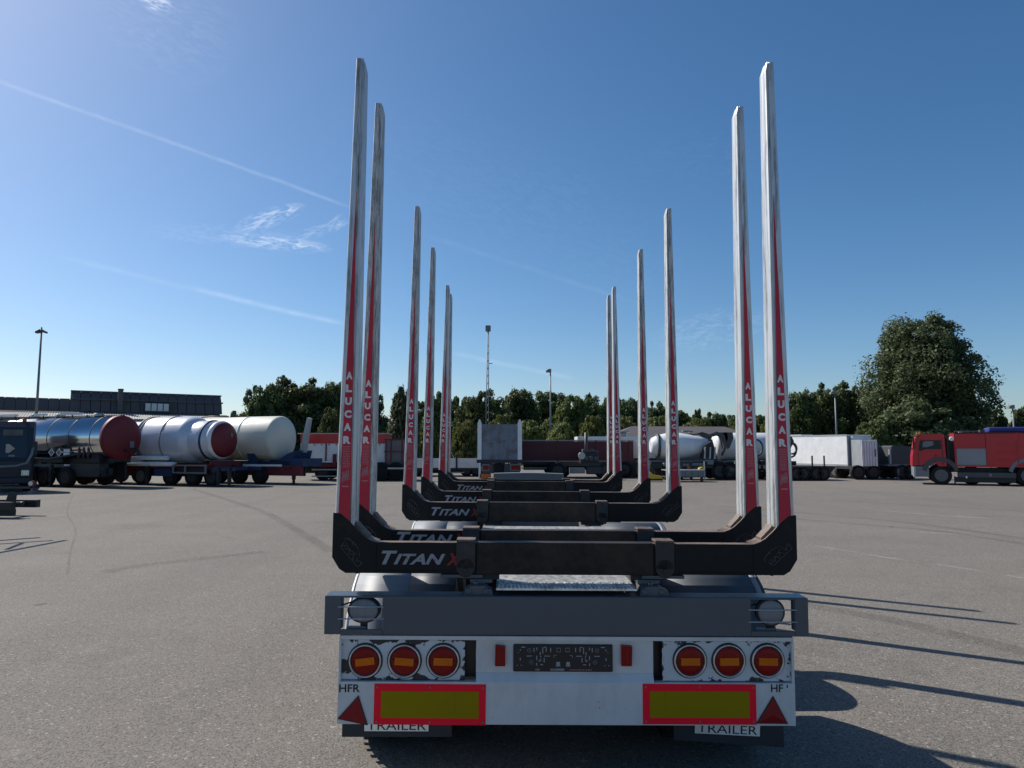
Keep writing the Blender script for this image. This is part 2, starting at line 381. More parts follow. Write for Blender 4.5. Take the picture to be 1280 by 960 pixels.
    def text(s, t, cx, y, z0, h, k, bold=.03, shear=0.0, w=None, rot=0.0, left=None):
        vs, fs, x0, x1, y0, y1 = text_geo(t, bold, shear); sc = h / (y1 - y0); sx = sc if w is None else w / (x1 - x0)
        c, q = math.cos(rot), math.sin(rot); out = []
        for x, yy in vs:
            X = (x - (x0 + x1) / 2) * sx; Z = (yy - (y0 + y1) / 2) * sc
            out.append((X * c - Z * q, X * q + Z * c))
        ox = cx if left is None else left + (x1 - x0) * sx / 2
        return s.add([(ox + a, y, z0 + h / 2 + b) for a, b in out], fs, k)
    def build(s, name, parent=None, loc=None, bevel=0, rot=None):
        me = bpy.data.meshes.new(name); me.from_pydata(s.v, [], s.f)
        for k in s.mats: me.materials.append(K[k])
        me.polygons.foreach_set('material_index', s.m); me.polygons.foreach_set('use_smooth', s.sm); me.update()
        o = bpy.data.objects.new(name, me); C.objects.link(o)
        if parent: o.parent = parent
        if loc is not None: o.location = loc
        if rot: o.rotation_euler = rot
        if bevel:
            b = o.modifiers.new('bevel', 'BEVEL'); b.width = bevel; b.segments = 2; b.limit_method = 'ANGLE'; b.angle_limit = R(40)
        return o
def tag(o, label, cat, group=None, kind=None):
    if label: o['label'] = label
    if cat: o['category'] = cat
    if group: o['group'] = group
    if kind: o['kind'] = kind
    return o
def thing(name, label, cat, loc=(0, 0, 0), rz=0.0, group=None):
    o = bpy.data.objects.new(name, None); C.objects.link(o); o.empty_display_size = .3
    o.location = loc; o.rotation_euler = (0, 0, rz); return tag(o, label, cat, group)
def copy_tree(o, parent=None):
    c = o.copy(); C.objects.link(c); c.parent = parent
    for ch in list(o.children): copy_tree(ch, c)
    return c

# ---------------------------------------------------------------- ground
g = MB(); g.add([(-600, -60, 0), (600, -60, 0), (600, 900, 0), (-600, 900, 0)], [(0, 1, 2, 3)], 'asphalt')
tag(g.build('yard_asphalt'), 'wide worn grey asphalt yard', None, kind='structure')
g = MB(); nx = 40
vs = []; fs = []
for i in range(nx + 1):
    x = -400 + 800 * i / nx
    y0 = 66 + 3 * math.sin(i * 1.7) * .4
    if x < 8: y0 = 92
    vs += [(x, y0, .02), (x, y0 + 4, .12), (x, 1400, .6)]
for i in range(nx):
    for j in range(2): fs.append((i * 3 + j, i * 3 + 3 + j, i * 3 + 4 + j, i * 3 + 1 + j))
g.add(vs, fs, 'grass'); tag(g.build('grass_verge'), 'rough grass beyond the far edge of the yard', None, kind='structure')
def ribbon(name, pts, w, k, z, label):
    pts = [Vector((p[0], p[1], 0)) for p in pts]; vs = []; fs = []; uv = []
    # smooth polyline
    fine = []
    for i in range(len(pts) - 1):
        p0 = pts[max(i - 1, 0)]; p1 = pts[i]; p2 = pts[i + 1]; p3 = pts[min(i + 2, len(pts) - 1)]
        for q in range(8):
            t = q / 8
            fine.append(.5 * ((2 * p1) + (p2 - p0) * t + (2 * p0 - 5 * p1 + 4 * p2 - p3) * t * t + (3 * p1 - p0 - 3 * p2 + p3) * t ** 3))
    fine.append(pts[-1])
    for i, p in enumerate(fine):
        d = (fine[min(i + 1, len(fine) - 1)] - fine[max(i - 1, 0)]).normalized(); n = Vector((-d.y, d.x, 0)) * w / 2
        vs += [(p + n).to_tuple()[:2] + (z,), (p - n).to_tuple()[:2] + (z,)]
    for i in range(len(fine) - 1): fs.append((2 * i, 2 * i + 1, 2 * i + 3, 2 * i + 2))
    b = MB(); b.add(vs, fs, k); o = b.build(name)
    u = o.data.uv_layers.new(name='UVMap')
    for i, pl in enumerate(o.data.polygons):
        for li, c in zip(pl.loop_indices, ((i, 1), (i, 0), (i + 1, 0), (i + 1, 1))): u.data[li].uv = c
    tag(o, label, None, kind='structure'); return o
ribbon('painted_line', [G(1008, 681), G(1060, 689), G(1100, 696), G(1180, 707), G(1285, 724)], .12, 'oldpaint', .004, 'faint worn white line on the right of the yard')
ribbon('painted_line', [G(1150, 666), G(1190, 668), G(1225, 672)], .5, 'palesand', .004, 'pale dusty streak on the right of the yard')
ribbon('tyre_mark', [G(900, 633), G(985, 640), G(1100, 650), G(1200, 662), G(1290, 675)], .28, 'tyremark', .008, 'dark curved tyre mark on the right')
ribbon('tyre_mark', [G(900, 640), G(985, 648), G(1080, 656), G(1180, 665), G(1290, 682)], .28, 'tyremark', .0085, 'second dark curved tyre mark on the right')
ribbon('tyre_mark', [G(1000, 755), G(1110, 775), G(1200, 796), G(1290, 818)], .35, 'tyremark', .008, 'faint dark tyre mark between the stake shadows')
ribbon('tyre_mark', [G(240, 611), G(300, 630), G(340, 645), G(415, 690)], .3, 'tyremark', .008, 'faint tyre mark left of the timber trailer')
ribbon('tyre_mark', [G(130, 716), G(170, 708), G(240, 700), G(330, 690)], .35, 'tyremark', .008, 'short dark smear on the left asphalt')
ribbon('tyre_mark', [G(1040, 625), G(1150, 632), G(1290, 640)], .3, 'tyremark', .0095, 'far thin tyre mark before the red truck')
ribbon('tyre_mark', [G(1080, 636), G(1180, 645), G(1290, 650)], .2, 'oldpaint', .0035, 'pale scuffed streak before the red truck')
ribbon('dust_patch', [G(-20, 930), G(15, 938), G(50, 943)], .25, 'palesand', .004, 'pale dust by the lower left corner')
ribbon('tyre_mark', [G(92, 618), G(84, 640), G(94, 662), G(88, 690), G(84, 720)], .05, 'tyremark', .0088, 'thin dark crack line on the left asphalt')

# ---------------------------------------------------------------- wheel helper
def wheel(parent, x, y, z, r=.5, w=.3, side=-1, axis='y', rimk='rim', name='wheel', low=False):
    """axis: direction of the axle. side: +1/-1 the side the rim face looks to"""
    n = 20 if low else 40
    t = MB(); h = w / 2
    t.lathe([(-h * .8, r * .62), (-h, r * .70), (-h, r * .9), (-h * .82, r * .985), (-h * .3, r), (h * .3, r), (h * .82, r * .985), (h, r * .9), (h, r * .70), (h * .8, r * .62)], (0, 0, 0), axis, 'tyre', n)
    if not low:
        for i in range(n):   # tread grooves
            a = 2 * math.pi * (i + .5) / n; c, q = math.cos(a), math.sin(a)
            for sx in (-.62, .62):
                p = Vector((h * sx, c * r * .995, q * r * .995)) if axis == 'x' else Vector((c * r * .995, h * sx, q * r * .995))
                t.M = Matrix.Translation(p) @ (Matrix.Rotation(a, 4, 'X') if axis == 'x' else Matrix.Rotation(-a, 4, 'Y'))
                if axis == 'x': t.box(-h * .32, h * .32, -.008, .009, -.018, .018, 'tyre')
                else: t.box(-.008, .009, -h * .32, h * .32, -.018, .018, 'tyre')
                t.M = Matrix()
    o = t.build(name, parent, (x, y, z))
    m = MB(); s = side
    m.lathe([(s * h * .92, r * .60), (s * h * 1.0, r * .635), (s * h * .80, r * .57), (s * h * .35, r * .50), (s * h * .45, r * .3), (s * h * .75, r * .22), (s * h * .95, r * .18), (s * h * .98, r * .02)][:8], (0, 0, 0), axis, rimk, n)
    for i in range(8):
        a = 2 * math.pi * i / 8; c, q = math.cos(a) * r * .40, math.sin(a) * r * .40
        if axis == 'y': m.cyl((c, s * h * .40, q), (c, s * h * .52, q), r * .045, n=6, k='lampbk' if rimk == 'rim' else rimk)
    m.build('rim', o); return o

# ================================================================ THE TIMBER TRAILER
Y0 = 3.857
XC = .31
TR = thing('timber_trailer', 'empty timber trailer with six pairs of tall aluminium stakes and grey rear beam', 'trailer', (XC, Y0, 0))
TR.rotation_euler = (.0095, .0065, 0)
MI = (Matrix.Translation((XC, Y0, 0)) @ Euler((.0095, .0065, 0)).to_matrix().to_4x4()).inverted()
def L(px, py, Y): return MI @ W(px, py, Y)

# --- rear beam with the two openings
b = MB(); BX = 1.278; zt, zb = 1.036, .836; yb = .125
hl = (L(427, 760, 3.857).x, L(479, 760, 3.857).x); hr = (L(938, 765, 3.857).x, L(993, 765, 3.857).x)
hz = (L(450, 786, 3.857).z, L(450, 747, 3.857).z)
t = .008
b.box(-BX, hl[0], 0, t, zb, zt, 'beam'); b.box(hl[1], hr[0], 0, t, zb, zt, 'beam'); b.box(hr[1], BX, 0, t, zb, zt, 'beam')
for a in (hl, hr):
    b.box(a[0], a[1], 0, t, hz[1], zt, 'beam'); b.box(a[0], a[1], 0, t, zb, hz[0], 'beam')
    for xx in a: b.box(xx - .004, xx + .004, t, .05, hz[0], hz[1], 'beam')
b.box(-BX, BX, t, yb, zt - t, zt, 'beam'); b.box(-BX, BX, t, yb - .05, zb, zb + t, 'beam')
b.box(-BX, -BX + t, t, yb, zb + t, zt - t, 'beam'); b.box(BX - t, BX, t, yb, zb + t, zt - t, 'beam')
b.build('rear_beam', TR, bevel=.004)
for (cx, cz, rx, rz_) in ((454, 763.5, 20.5, 16), (964.5, 766, 18, 17.5)):
    c = L(cx, cz, 3.857); m = 3.77 / FPX; rad = rx * m; sq = rz_ / rx
    w = MB(); w.lathe([(.004, rad * .93), (.0, rad), (.035, rad), (.07, rad * .8), (.085, rad * .3)], (c.x, .022, c.z), 'y', 'lampbk', 28, sq)
    w.box(c.x - .018, c.x + .018, .03, .05, zb + .01, c.z - rad * sq * .85, 'lampbk')
    w.tube([(hl[0] if cx < 600 else hr[0], .06, c.z + .02), (c.x - rad * .8, .06, c.z + .035), (c.x - rad * .6, .07, c.z)], .005, k='lampbk')
    o = w.build('work_lamp', TR)
    w = MB(); w.lathe([(-.0, rad * .93), (-.004, rad * .8), (-.009, rad * .5), (-.011, rad * .05)], (c.x, .020, c.z), 'y', 'leather', 28, sq); w.build('lens', o)
    a = hl if cx < 600 else hr
    for yy in ((758, 773) if cx < 600 else (762, 777)):
        z = L(cx, yy, 3.857).z; w = MB(); w.cyl((a[0] - .016, -.004, z), (a[1] + .008, -.004, z + .001), .0035, n=8, k='galv'); w.build('guard_bar', o)
    w = MB(); w.box(a[0] + .03, a[0] + .13, .012, .03, hz[0] - .002, hz[0] + .012, 'beam'); w.build('bracket', o)

# --- white bumper assembly below
Yb = 3.87; yb0 = .016
def LB(px, py): return L(px, py, Yb)
BW = 1.198
zBB = LB(706, 905).z; zPT = LB(706, 852).z; zST = LB(706, 842).z; zTOP = .829; zFL = LB(706, 800).z
b = MB()
b.prism([(0, 0)], 0, 0, 'bumper') if False else None
b.box(-BW, BW, yb0 - .012, yb0 + .03, zBB, zPT, 'bumper')                         # lower plate
b.add([(LB(595, 0 + 852).x, yb0 - .012, zPT), (LB(817, 852).x, yb0 - .012, zPT), (LB(817, 842).x, yb0 + .016, zST), (LB(595, 842).x, yb0 + .016, zST)], [(0, 1, 2, 3)], 'bumper')
b.box(LB(595, 820).x, LB(817, 820).x, yb0 + .016, yb0 + .03, zST, zFL, 'bumper')   # centre panel
b.box(-BW, BW, yb0 - .006, yb0 + .05, zFL, zTOP, 'bumper')                         # top flange
b.box(-BW, -BW + .012, yb0 - .010, yb0 + .10, zPT, zFL, 'bumper'); b.box(BW - .012, BW, yb0 - .010, yb0 + .10, zPT, zFL, 'bumper')
b.box(-BW + .012, LB(597, 820).x, yb0 + .075, yb0 + .09, zPT, zFL, 'lampbk'); b.box(LB(815, 820).x, BW - .012, yb0 + .075, yb0 + .09, zPT, zFL, 'lampbk')
for px in (595, 815.5): x = LB(px, 820).x; b.box(x - .004, x + .004, yb0 + .03, yb0 + .075, zPT, zFL, 'lampbk')
for _ in range(16):
    x = random.uniform(-1.1, 1.1); z = random.uniform(zBB, zPT); r = random.uniform(.001, .0035)
    b.box(x, x + r, yb0 - .0135, yb0 - .012, z, z + 2 * r, 'lampbk')
bump_o = b.build('bumper', TR, bevel=.003); bump_o['label'] = 'white scuffed rear bumper with lamp recesses'
# scraped lamp panels + lamps
for (x0, x1, lamps) in ((423.5, 581, (456.5, 505.5, 554)), (828, 989, (862.5, 911, 959.5))):
    p = MB(); zc = LB(456, 826).z if x0 < 600 else LB(911, 826).z
    p.box(LB(x0, 820).x, LB(x1, 820).x, yb0 + .008, yb0 + .02, zPT + .004, zFL - .004, 'chipped' if x0 < 600 else 'chipped2')
    po = p.build('lamp_panel', TR, bevel=.002)
    for i, lx in enumerate(lamps):
        c = LB(lx, 826); r = 20.3 * 3.77 / FPX; yy = yb0 + .008
        q = MB(); q.lathe([(0, r), (-.014, r * .99), (-.018, r * .94), (-.014, r * .89), (.0, r * .88)], (c.x, yy, c.z), 'y', 'chrome', 40)
        if lx > 800 or True: q.lathe([(0, r * 1.07), (-.004, r * 1.06), (-.005, r * .9)], (c.x, yy + .0, c.z), 'y', 'lampbk', 40)
        lo = q.build('tail_lamp', TR)
        q = MB(); q.lathe([(-.003, r * .88), (-.010, r * .80), (-.013, r * .5), (-.014, r * .02)], (c.x, yy, c.z), 'y', 'lens_red', 40)
        q.lathe([(-.0035, r * .88), (-.0075, r * .855), (-.0077, r * .80)], (c.x, yy, c.z), 'y', 'lampbk', 40)
        q.build('red_lens', lo)
        q = MB(Matrix.Translation((c.x, yy, c.z)) @ Matrix.Rotation(R((-7, 4, 1, 0, -1, 1)[i + (3 if lx > 800 else 0)]), 4, 'Y'))
        q.box(-r * .58, r * .58, -.019, -.012, -r * .24, r * .20, 'lens_amber')
        for k in range(9): q.box(-r * .56 + k * r * .125, -r * .56 + k * r * .125 + .0015, -.0205, -.019, -r * .22, r * .18, 'lens_amber')
        for sx in (-1, 1): q.cyl((sx * r * .68, -.018, 0), (sx * r * .68, -.012, 0), r * .07, n=8, k='lampbk')
        q.build('amber_lens', lo)
for px, py in ((428, 806), (480, 848), (530, 806), (576, 846), (832, 806), (887, 848), (936, 806), (985, 846)):
    c = LB(px, py); m = MB(); m.cyl((c.x, yb0 + .003, c.z), (c.x, yb0 + .008, c.z), .0045, n=8, k='mgrey'); m.build('screw', TR)
m = MB(); c = LB(520, 912); m.tube([(c.x, .16, c.z + .08), (c.x + .06, .15, c.z - .005), (c.x + .16, .16, c.z + .01), (c.x + .26, .18, c.z + .09)], .006, 8, 'black'); m.build('cable', TR)
# side marker lamps
for px, s in ((624.5, -1), (783.5, 1)):
    a = LB(px, 819); m = MB(); hw = .030; m.prism([(a.x - hw * (1 if s > 0 else .8), a.z - .052), (a.x + hw * (.8 if s > 0 else 1), a.z - .052), (a.x + hw * (.9 if s > 0 else 1), a.z + .048), (a.x - hw * (1 if s > 0 else .75), a.z + .053)], yb0 - .012, yb0 + .016, 'lens_red')
    m.box(a.x - .006, a.x + .006, yb0 - .014, yb0 - .012, a.z - .04, a.z + .04, 'triangle')
    m.build('marker_lamp', TR, bevel=.004)
# licence plate holder
a0 = LB(641.5, 839); a1 = LB(766, 806)
h = MB(); y = yb0 + .016; h.box(a0.x, a1.x, y - .012, y, a0.z - .004, a1.z, 'plate')
ho = h.build('plate_holder', TR, bevel=.006)
h = MB(); cx = (a0.x + a1.x) / 2; wz = a1.z - a0.z; u = (a1.x - a0.x) / 2; yy = y - .0135
def mk(fx, fz, w_, h_):
    for s in (-1, 1):
        X = cx + s * fx * u; Z = a0.z + fz * wz
        h.box(X - w_ * u / 2, X + w_ * u / 2, yy, yy + .001, Z - h_ * wz / 2, Z + h_ * wz / 2, 'platemark')
for (fx, fz, w_, h_) in ((.80, .90, .08, .035), (.86, .79, .018, .07), (.86, .45, .018, .10), (.90, .70, .016, .03), (.92, .22, .02, .03), (.84, .22, .02, .03), (.68, .57, .11, .03), (.585, .80, .018, .16),
                        (.53, .84, .018, .10), (.46, .66, .018, .12), (.41, .78, .018, .24), (.34, .80, .018, .14), (.25, .80, .018, .16), (.53, .50, .018, .16), (.45, .55, .02, .05), (.45, .45, .02, .05), (.32, .57, .12, .03),
                        (.38, .42, .018, .16), (.47, .39, .05, .035), (.53, .26, .018, .10), (.43, .25, .06, .035), (.15, .60, .04, .018), (.183, .56, .010, .09), (.36, .90, .05, .03)): mk(fx, fz, w_, h_)
mk(.10, .28, .075, .15); mk(.10, .20, .095, .03)
for s in (-1, 1):      # little squares and rings
    X = cx + s * .09 * u; Z = a0.z + .80 * wz
    for dx, dz, w_, h_ in ((-.04, 0, .006, .14), (.04, 0, .006, .14), (0, .07, .08, .016), (0, -.07, .08, .016)):
        h.box(X + (dx - w_ / 2) * u, X + (dx + w_ / 2) * u, yy, yy + .001, Z + (dz - h_ / 2) * wz, Z + (dz + h_ / 2) * wz, 'platemark')
    for fx, fz in ((.68, .78), (.64, .34)):
        X = cx + s * fx * u; Z = a0.z + fz * wz
        for k in range(10):
            A = k * math.pi / 5; h.box(X + math.cos(A) * .010 - .0013, X + math.cos(A) * .010 + .0013, yy, yy + .001, Z + math.sin(A) * .010 - .0013, Z + math.sin(A) * .010 + .0013, 'platemark')
        h.box(X - .002, X + .002, yy, yy + .001, Z - .002, Z + .002, 'platemark')
h.text('HFR', cx - .15 * .9, yy, a0.z + .004, .010, 'platemark', .02)
h.text('GODSPEED', cx - .03, yy, a0.z + .003, .012, 'platemark', .05)
x = cx + .035
while x < cx + .15:
    w_ = random.uniform(.003, .009); h.box(x, x + w_, yy, yy + .001, a0.z + .006, a0.z + .0105, 'inkdim'); x += w_ + .004
h.build('plate_marks', ho)['kind'] = 'stuff'
# reflective boards
def board(x0, x1, y0, y1, seam, tilt):
    A = LB(x0, y1); B = LB(x1, y0); y = yb0 - .012; cxx = (A.x + B.x) / 2; czz = (A.z + B.z) / 2; hw = (B.x - A.x) / 2; hh = (B.z - A.z) / 2
    M = Matrix.Translation((cxx, y, czz)) @ Matrix.Rotation(tilt, 4, 'Y'); m = MB(M); bd = .037
    m.box(-hw, hw, -.004, .0, -hh, hh, 'signred'); o = m.build('reflective_board', TR, bevel=.006)
    m = MB(M); m.box(-hw + bd, seam * hw, -.0055, -.004, -hh + bd * .95, hh - bd, 'signyel'); m.box(seam * hw + .0012, hw - bd, -.0055, -.004, -hh + bd * .95, hh - bd, 'signyel'); m.build('yellow_panel', o)
    m = MB(M)
    for sx in (-1, 0, 1):
        for sz in (-1, 1): m.cyl((sx * (hw - .016), -.0075, sz * (hh - .016)), (sx * (hw - .016), -.004, sz * (hh - .016)), .005, n=8, k='mgrey')
    m.build('screws', o)['kind'] = 'stuff'
board(467.5, 607.5, 854, 904.5, .45, 0.003); board(803, 943.5, 854, 904, -.6, 0.0)
# triangles
for pts in (((422.5, 897), (449, 867.8), (460.5, 905)), ((944.2, 902.8), (964.9, 868.3), (983.6, 903.2))):
    P = [LB(*p) for p in pts]; c = sum(P, Vector()) / 3; y = yb0 - .012
    m = MB(); m.prism([(p.x, p.z) for p in P], y - .006, y, 'lampbk')
    o = m.build('triangle_reflector', TR)
    m = MB(); inn = [c + (p - c) * .90 for p in P]; mid = [c + (p - c) * .2 for p in P]
    m.add([(p.x, y - .0065, p.z) for p in inn] + [(c.x, y - .013, c.z)], [(0, 1, 3), (1, 2, 3), (2, 0, 3)], 'triangle')
    m.build('reflector', o)
m = MB(); y = yb0 - .0135
A = LB(437.6, 864); m.text('HFR', A.x, y, A.z, .040, 'ltext', .015, w=.108); m.build('lettering', TR)
m = MB(); A = LB(971, 864); m.text('HF', A.x - .004, y, A.z, .040, 'ltext', .015, w=.064); m.box(A.x + .047, A.x + .053, y, y + .001, A.z + .022, A.z + .038, 'ltext'); m.build('lettering', TR)
# mud flaps and the TRAILER strips behind the bumper
Yf = 4.02
for x0, x1, yl, yr in ((428, 565, 921, 921), (842, 979, 925, 934)):
    A = L(x0, 900, Yf); B = L(x1, 900, Yf); zl = L(x0, yl, Yf).z; zr = L(x1, yr, Yf).z; yy = Yf - Y0
    m = MB(); m.prism([(A.x, zl), (B.x, zr), (B.x, .42), (A.x, .42)], yy, yy + .008, 'flap'); m.build('mud_flap', TR)
for x0, x1, py, tilt in ((456, 536, 905, .0), (868, 949, 909.5, .045)):
    A = L(x0, py, Yf); B = L(x1, py, Yf); yy = Yf - Y0 - .006; w = B.x - A.x
    M = Matrix.Translation(((A.x + B.x) / 2, yy, A.z)) @ Matrix.Rotation(tilt, 4, 'Y')
    m = MB(M); m.box(-w / 2, w / 2, -.002, 0, -.033, .03, 'white'); m.text('TRAILER', 0, -.003, -.026, .045, 'ltext', .0, w=w * .92); m.build('trailer_strip', TR)

# --- bunks with stakes
BUNK_Y = [3.98, 4.52, 6.56, 7.98, 9.93, 10.5]
BZ = 1.132
def add_emblem(m, s, yy):
    """outlined oval and pen-like squiggle, as on the bunk ends"""
    cx, cz = s * 1.165, BZ + .115; rot = R(-48) if s < 0 else R(42)
    def P(u, v): return (cx + u * math.cos(rot) - v * math.sin(rot), cz + u * math.sin(rot) + v * math.cos(rot))
    def stroke(pts, w=.0022):
        for i in range(len(pts) - 1):
            a = Vector(pts[i]); bb = Vector(pts[i + 1]); d = (bb - a)
            if d.length < 1e-6: continue
            n = Vector((-d.y, d.x)).normalized() * w / 2
            m.add([(a.x - n.x, yy, a.y - n.y), (bb.x - n.x, yy, bb.y - n.y), (bb.x + n.x, yy, bb.y + n.y), (a.x + n.x, yy, a.y + n.y)], [(0, 1, 2, 3)], 'scribble')
    stroke([P(-.050 + .03 * math.cos(a), .020 + .016 * math.sin(a)) for a in [k * .35 for k in range(1, 12)]], .0018)
    stroke([P(-.02 + .065 * math.cos(a), .004 + .034 * math.sin(a)) for a in [.1 + k * .22 for k in range(12)]])
    q = random.Random(2)
    for u0, n_ in ((-.07, 4), (-.035, 5), (.005, 4), (.045, 5)):
        pts = [P(u0 + .036 * k / n_ + q.uniform(-.003, .003), -.014 + q.uniform(-.012, .016)) for k in range(n_ + 1)]
        stroke(pts, .0022)
    stroke([P(-.06, .006), P(-.02, -.004), P(.03, .010)], .0018)
    stroke([P(-.065, -.03), P(.08, -.032), P(.085, .004)], .002)
def section(xo, xi, d, ch=1.0):
    """stake cross-section (outer x, inner x, depth): rear face with a groove, chamfered inner edge"""
    w = xi - xo; e = .006
    return [(xo + w * .06, 0), (xo + w * .64, 0), (xo + w * .68, e), (xo + w * .80, e), (xo + w * .84, .0), (xo + w * .93, .0), (xi, d * .12), (xi, d * .40), (xi - w * .05, d * .45), (xi - w * .05, d * .60), (xi, d * .65), (xi, d), (xo, d), (xo, d * .06)]
def make_bunk(i):
    m = MB(); d = .125; q = 1.275
    half = [(q, .085), (q, .325), (1.235, .322), (1.19, .285), (1.14, .232), (1.10, .196), (1.07, .178), (1.035, .166)]
    bot = [(1.20, 0.0), (1.235, .022)]
    polyR = [(x, BZ + z) for x, z in half]; polyL = [(-x, BZ + z) for x, z in half][::-1]
    poly = [(1.20, BZ), (1.235, BZ + .022)] + polyR + polyL + [(-1.235, BZ + .022), (-1.20, BZ)]
    dm = .068
    m.prism([(-1.033, BZ), (1.033, BZ), (1.033, BZ + .166), (-1.033, BZ + .166)], 0, dm, 'bunk', 'rusttop')
    polyE = [(1.034, BZ), (1.20, BZ), (1.235, BZ + .022)] + polyR
    m.prism(polyE, 0, d, 'bunk', 'rusttop'); m.prism([(-x, z) for x, z in polyE], 0, d, 'bunk', 'rusttop')
    # welded seam lines and edge bead
    for s in (-1, 1):
        m.box(s * 1.035 - .002, s * 1.035 + .002, -.003, 0, BZ + .012, BZ + .15, 'bunk')
        m.box(s * .62, s * 1.03, -.004, .0, BZ + .006, BZ + .016, 'bunk')
        m.cyl((s * 1.14, .02, BZ - .006), (s * 1.14, .02, BZ + .0), .010, n=8, k='lampbk')
    o = m.build('bunk', TR, (0, BUNK_Y[i] - Y0, 0), bevel=.003)
    m = MB(); m.box(-.485, .485, -.006, dm + .006, BZ - .004, BZ + .169, 'bunkmid'); m.build('beam_sleeve', o, bevel=.004)
    for s in (-1, 1):
        m = MB(); x0, x1 = s * .595, s * .492
        m.box(x0, x1, -.018, -.004, BZ + .03, BZ + .174, 'bracket'); m.box(x0, x1, -.018, dm + .02, BZ + .174, BZ + .186, 'rusttop')
        m.lathe([(-.018, .051), (-.004, .051)], ((x0 + x1) / 2, 0, BZ + .035), 'y', 'bracket', 20)
        m.box(x0, x1, dm + .004, dm + .02, BZ - .03, BZ + .174, 'bracket')
        m.cyl(((x0 + x1) / 2, -.026, BZ + .02), ((x0 + x1) / 2, -.018, BZ + .02), .014, n=6, k='bracket')
        m.build('strap', o, bevel=.003)
        e = MB(); add_emblem(e, s, -.0035); e.build('emblem', o)['kind'] = 'stuff'
    # lettering
    m = MB(); zz = BZ + .048 + (.034 if i == 1 else 0); yy = -.0035
    m.text('T', 0, yy, zz, .074, 'titan', .035, .35, w=.088, left=-1.005)
    m.text('ITAN', 0, yy, zz, .058, 'titan', .035, .35, w=.282, left=-.938)
    m.text('X', 0, yy, zz - .004, .066, 'titanred', .05, .35, w=.08, left=-.650); m.build('lettering', o)
    # two stakes
    zb, zt = BZ + .10, 4.062 - .004 * i
    k = ('alu', 'aludirty', 'aludirty', 'aludirty', 'alu', 'aludirty')[i]
    for s in (-1, 1):
        jit = random.uniform(-.012, .012) if i else 0
        km = 'alu' if (s > 0 and i in (0, 1)) else k
        def at(z):
            t = (z - 1.64) / (4.02 - 1.64)
            return -1.262 + (.050 + jit) * t, -1.160 + jit * t, .125 - .035 * max(t, 0)
        m = MB(); rings = []
        for z in (zb, 1.64, 2.4, 3.2, zt - .05):
            xo, xi, dd = at(z); sec = section(xo, xi, dd)
            rings.append([(x if s < 0 else -x, y - .002 + .004, z) for x, y in sec])
        # top cut back on the inner side
        xo, xi, dd = at(zt - .01)
        sec = section(xo + .001, xi - (xi - xo) * .20, dd * .72); rings.append([(x if s < 0 else -x, y + .003, zt) for x, y in sec])
        if s > 0: rings = [r[::-1] for r in rings]
        m.loft(rings, km)
        so_ = m.build('stake', o)
        # red wedge decal on the rear face
        m = MB(); yd = .0006
        def dx(z, f):
            xo, xi, dd = at(z); base0, base1 = .020, .079; T = (z - 1.64) / (3.27 - 1.64)
            a = xo + base0 + (.036 - base0) * T; b2 = xo + base1 + (.038 - base1) * T
            x = a + (b2 - a) * f; return x if s < 0 else -x
        zs = [BZ + .15 + (3.27 - BZ - .15) * t / 12 for t in range(13)]
        vs = [(dx(z, f), yd, z) for z in zs for f in (0, 1)]
        fs = [(2 * a, 2 * a + 1, 2 * a + 3, 2 * a + 2) if s < 0 else (2 * a + 1, 2 * a, 2 * a + 2, 2 * a + 3) for a in range(12)]
        m.add(vs, fs, 'decal'); m.build('red_decal', o)
        m = MB(); yl = -.0004
        for j, ch in enumerate('ALUCAR'):
            z = 2.214 - j * .0716; m.text(ch, dx(z, .5), yl, z - .0215, .043, 'ink', .06, w=.036 + .0012 * j)
        rr = random.Random(5)
        for row in range(13):
            z = 1.818 - row * .0095; x = -.019
            while x < .018:
                w_ = rr.uniform(.002, .007); m.box(dx(z, .5) + x, dx(z, .5) + min(x + w_, .02), yl, yl + .0003, z, z + .0045, 'inkdim'); x += w_ + .0022
        for z0 in (1.66, 1.64):
            pts = [(dx(1.66, .5) - .02 + .04 * q_ / 14, z0 + .022 * math.sin(q_ * 1.9 + z0 * 40) + .0012 * q_) for q_ in range(15)]
            for a, c in zip(pts, pts[1:]):
                a = Vector(a); c = Vector(c); n = Vector((-(c - a).y, (c - a).x)).normalized() * .0011
                m.add([(a.x - n.x, yl, a.y - n.y), (c.x - n.x, yl, c.y - n.y), (c.x + n.x, yl, c.y + n.y), (a.x + n.x, yl, a.y + n.y)], [(0, 1, 2, 3)], 'inkdim')
        m.box(dx(1.6, .5) - .018, dx(1.6, .5) + .018, yl, yl + .0003, 1.598, 1.604, 'inkdim')
        m.build('decal_lettering', o)['kind'] = 'stuff'
        # rusty wedge shoe inside the stake pocket
        m = MB(); m.prism([(s * 1.155, BZ + .235), (s * 1.085, BZ + .182), (s * 1.085, BZ + .200), (s * 1.13, BZ + .245), (s * 1.15, BZ + .27)], .02, .105, 'rusttop'); m.build('wedge_shoe', o)
for i in range(6): make_bunk(i)

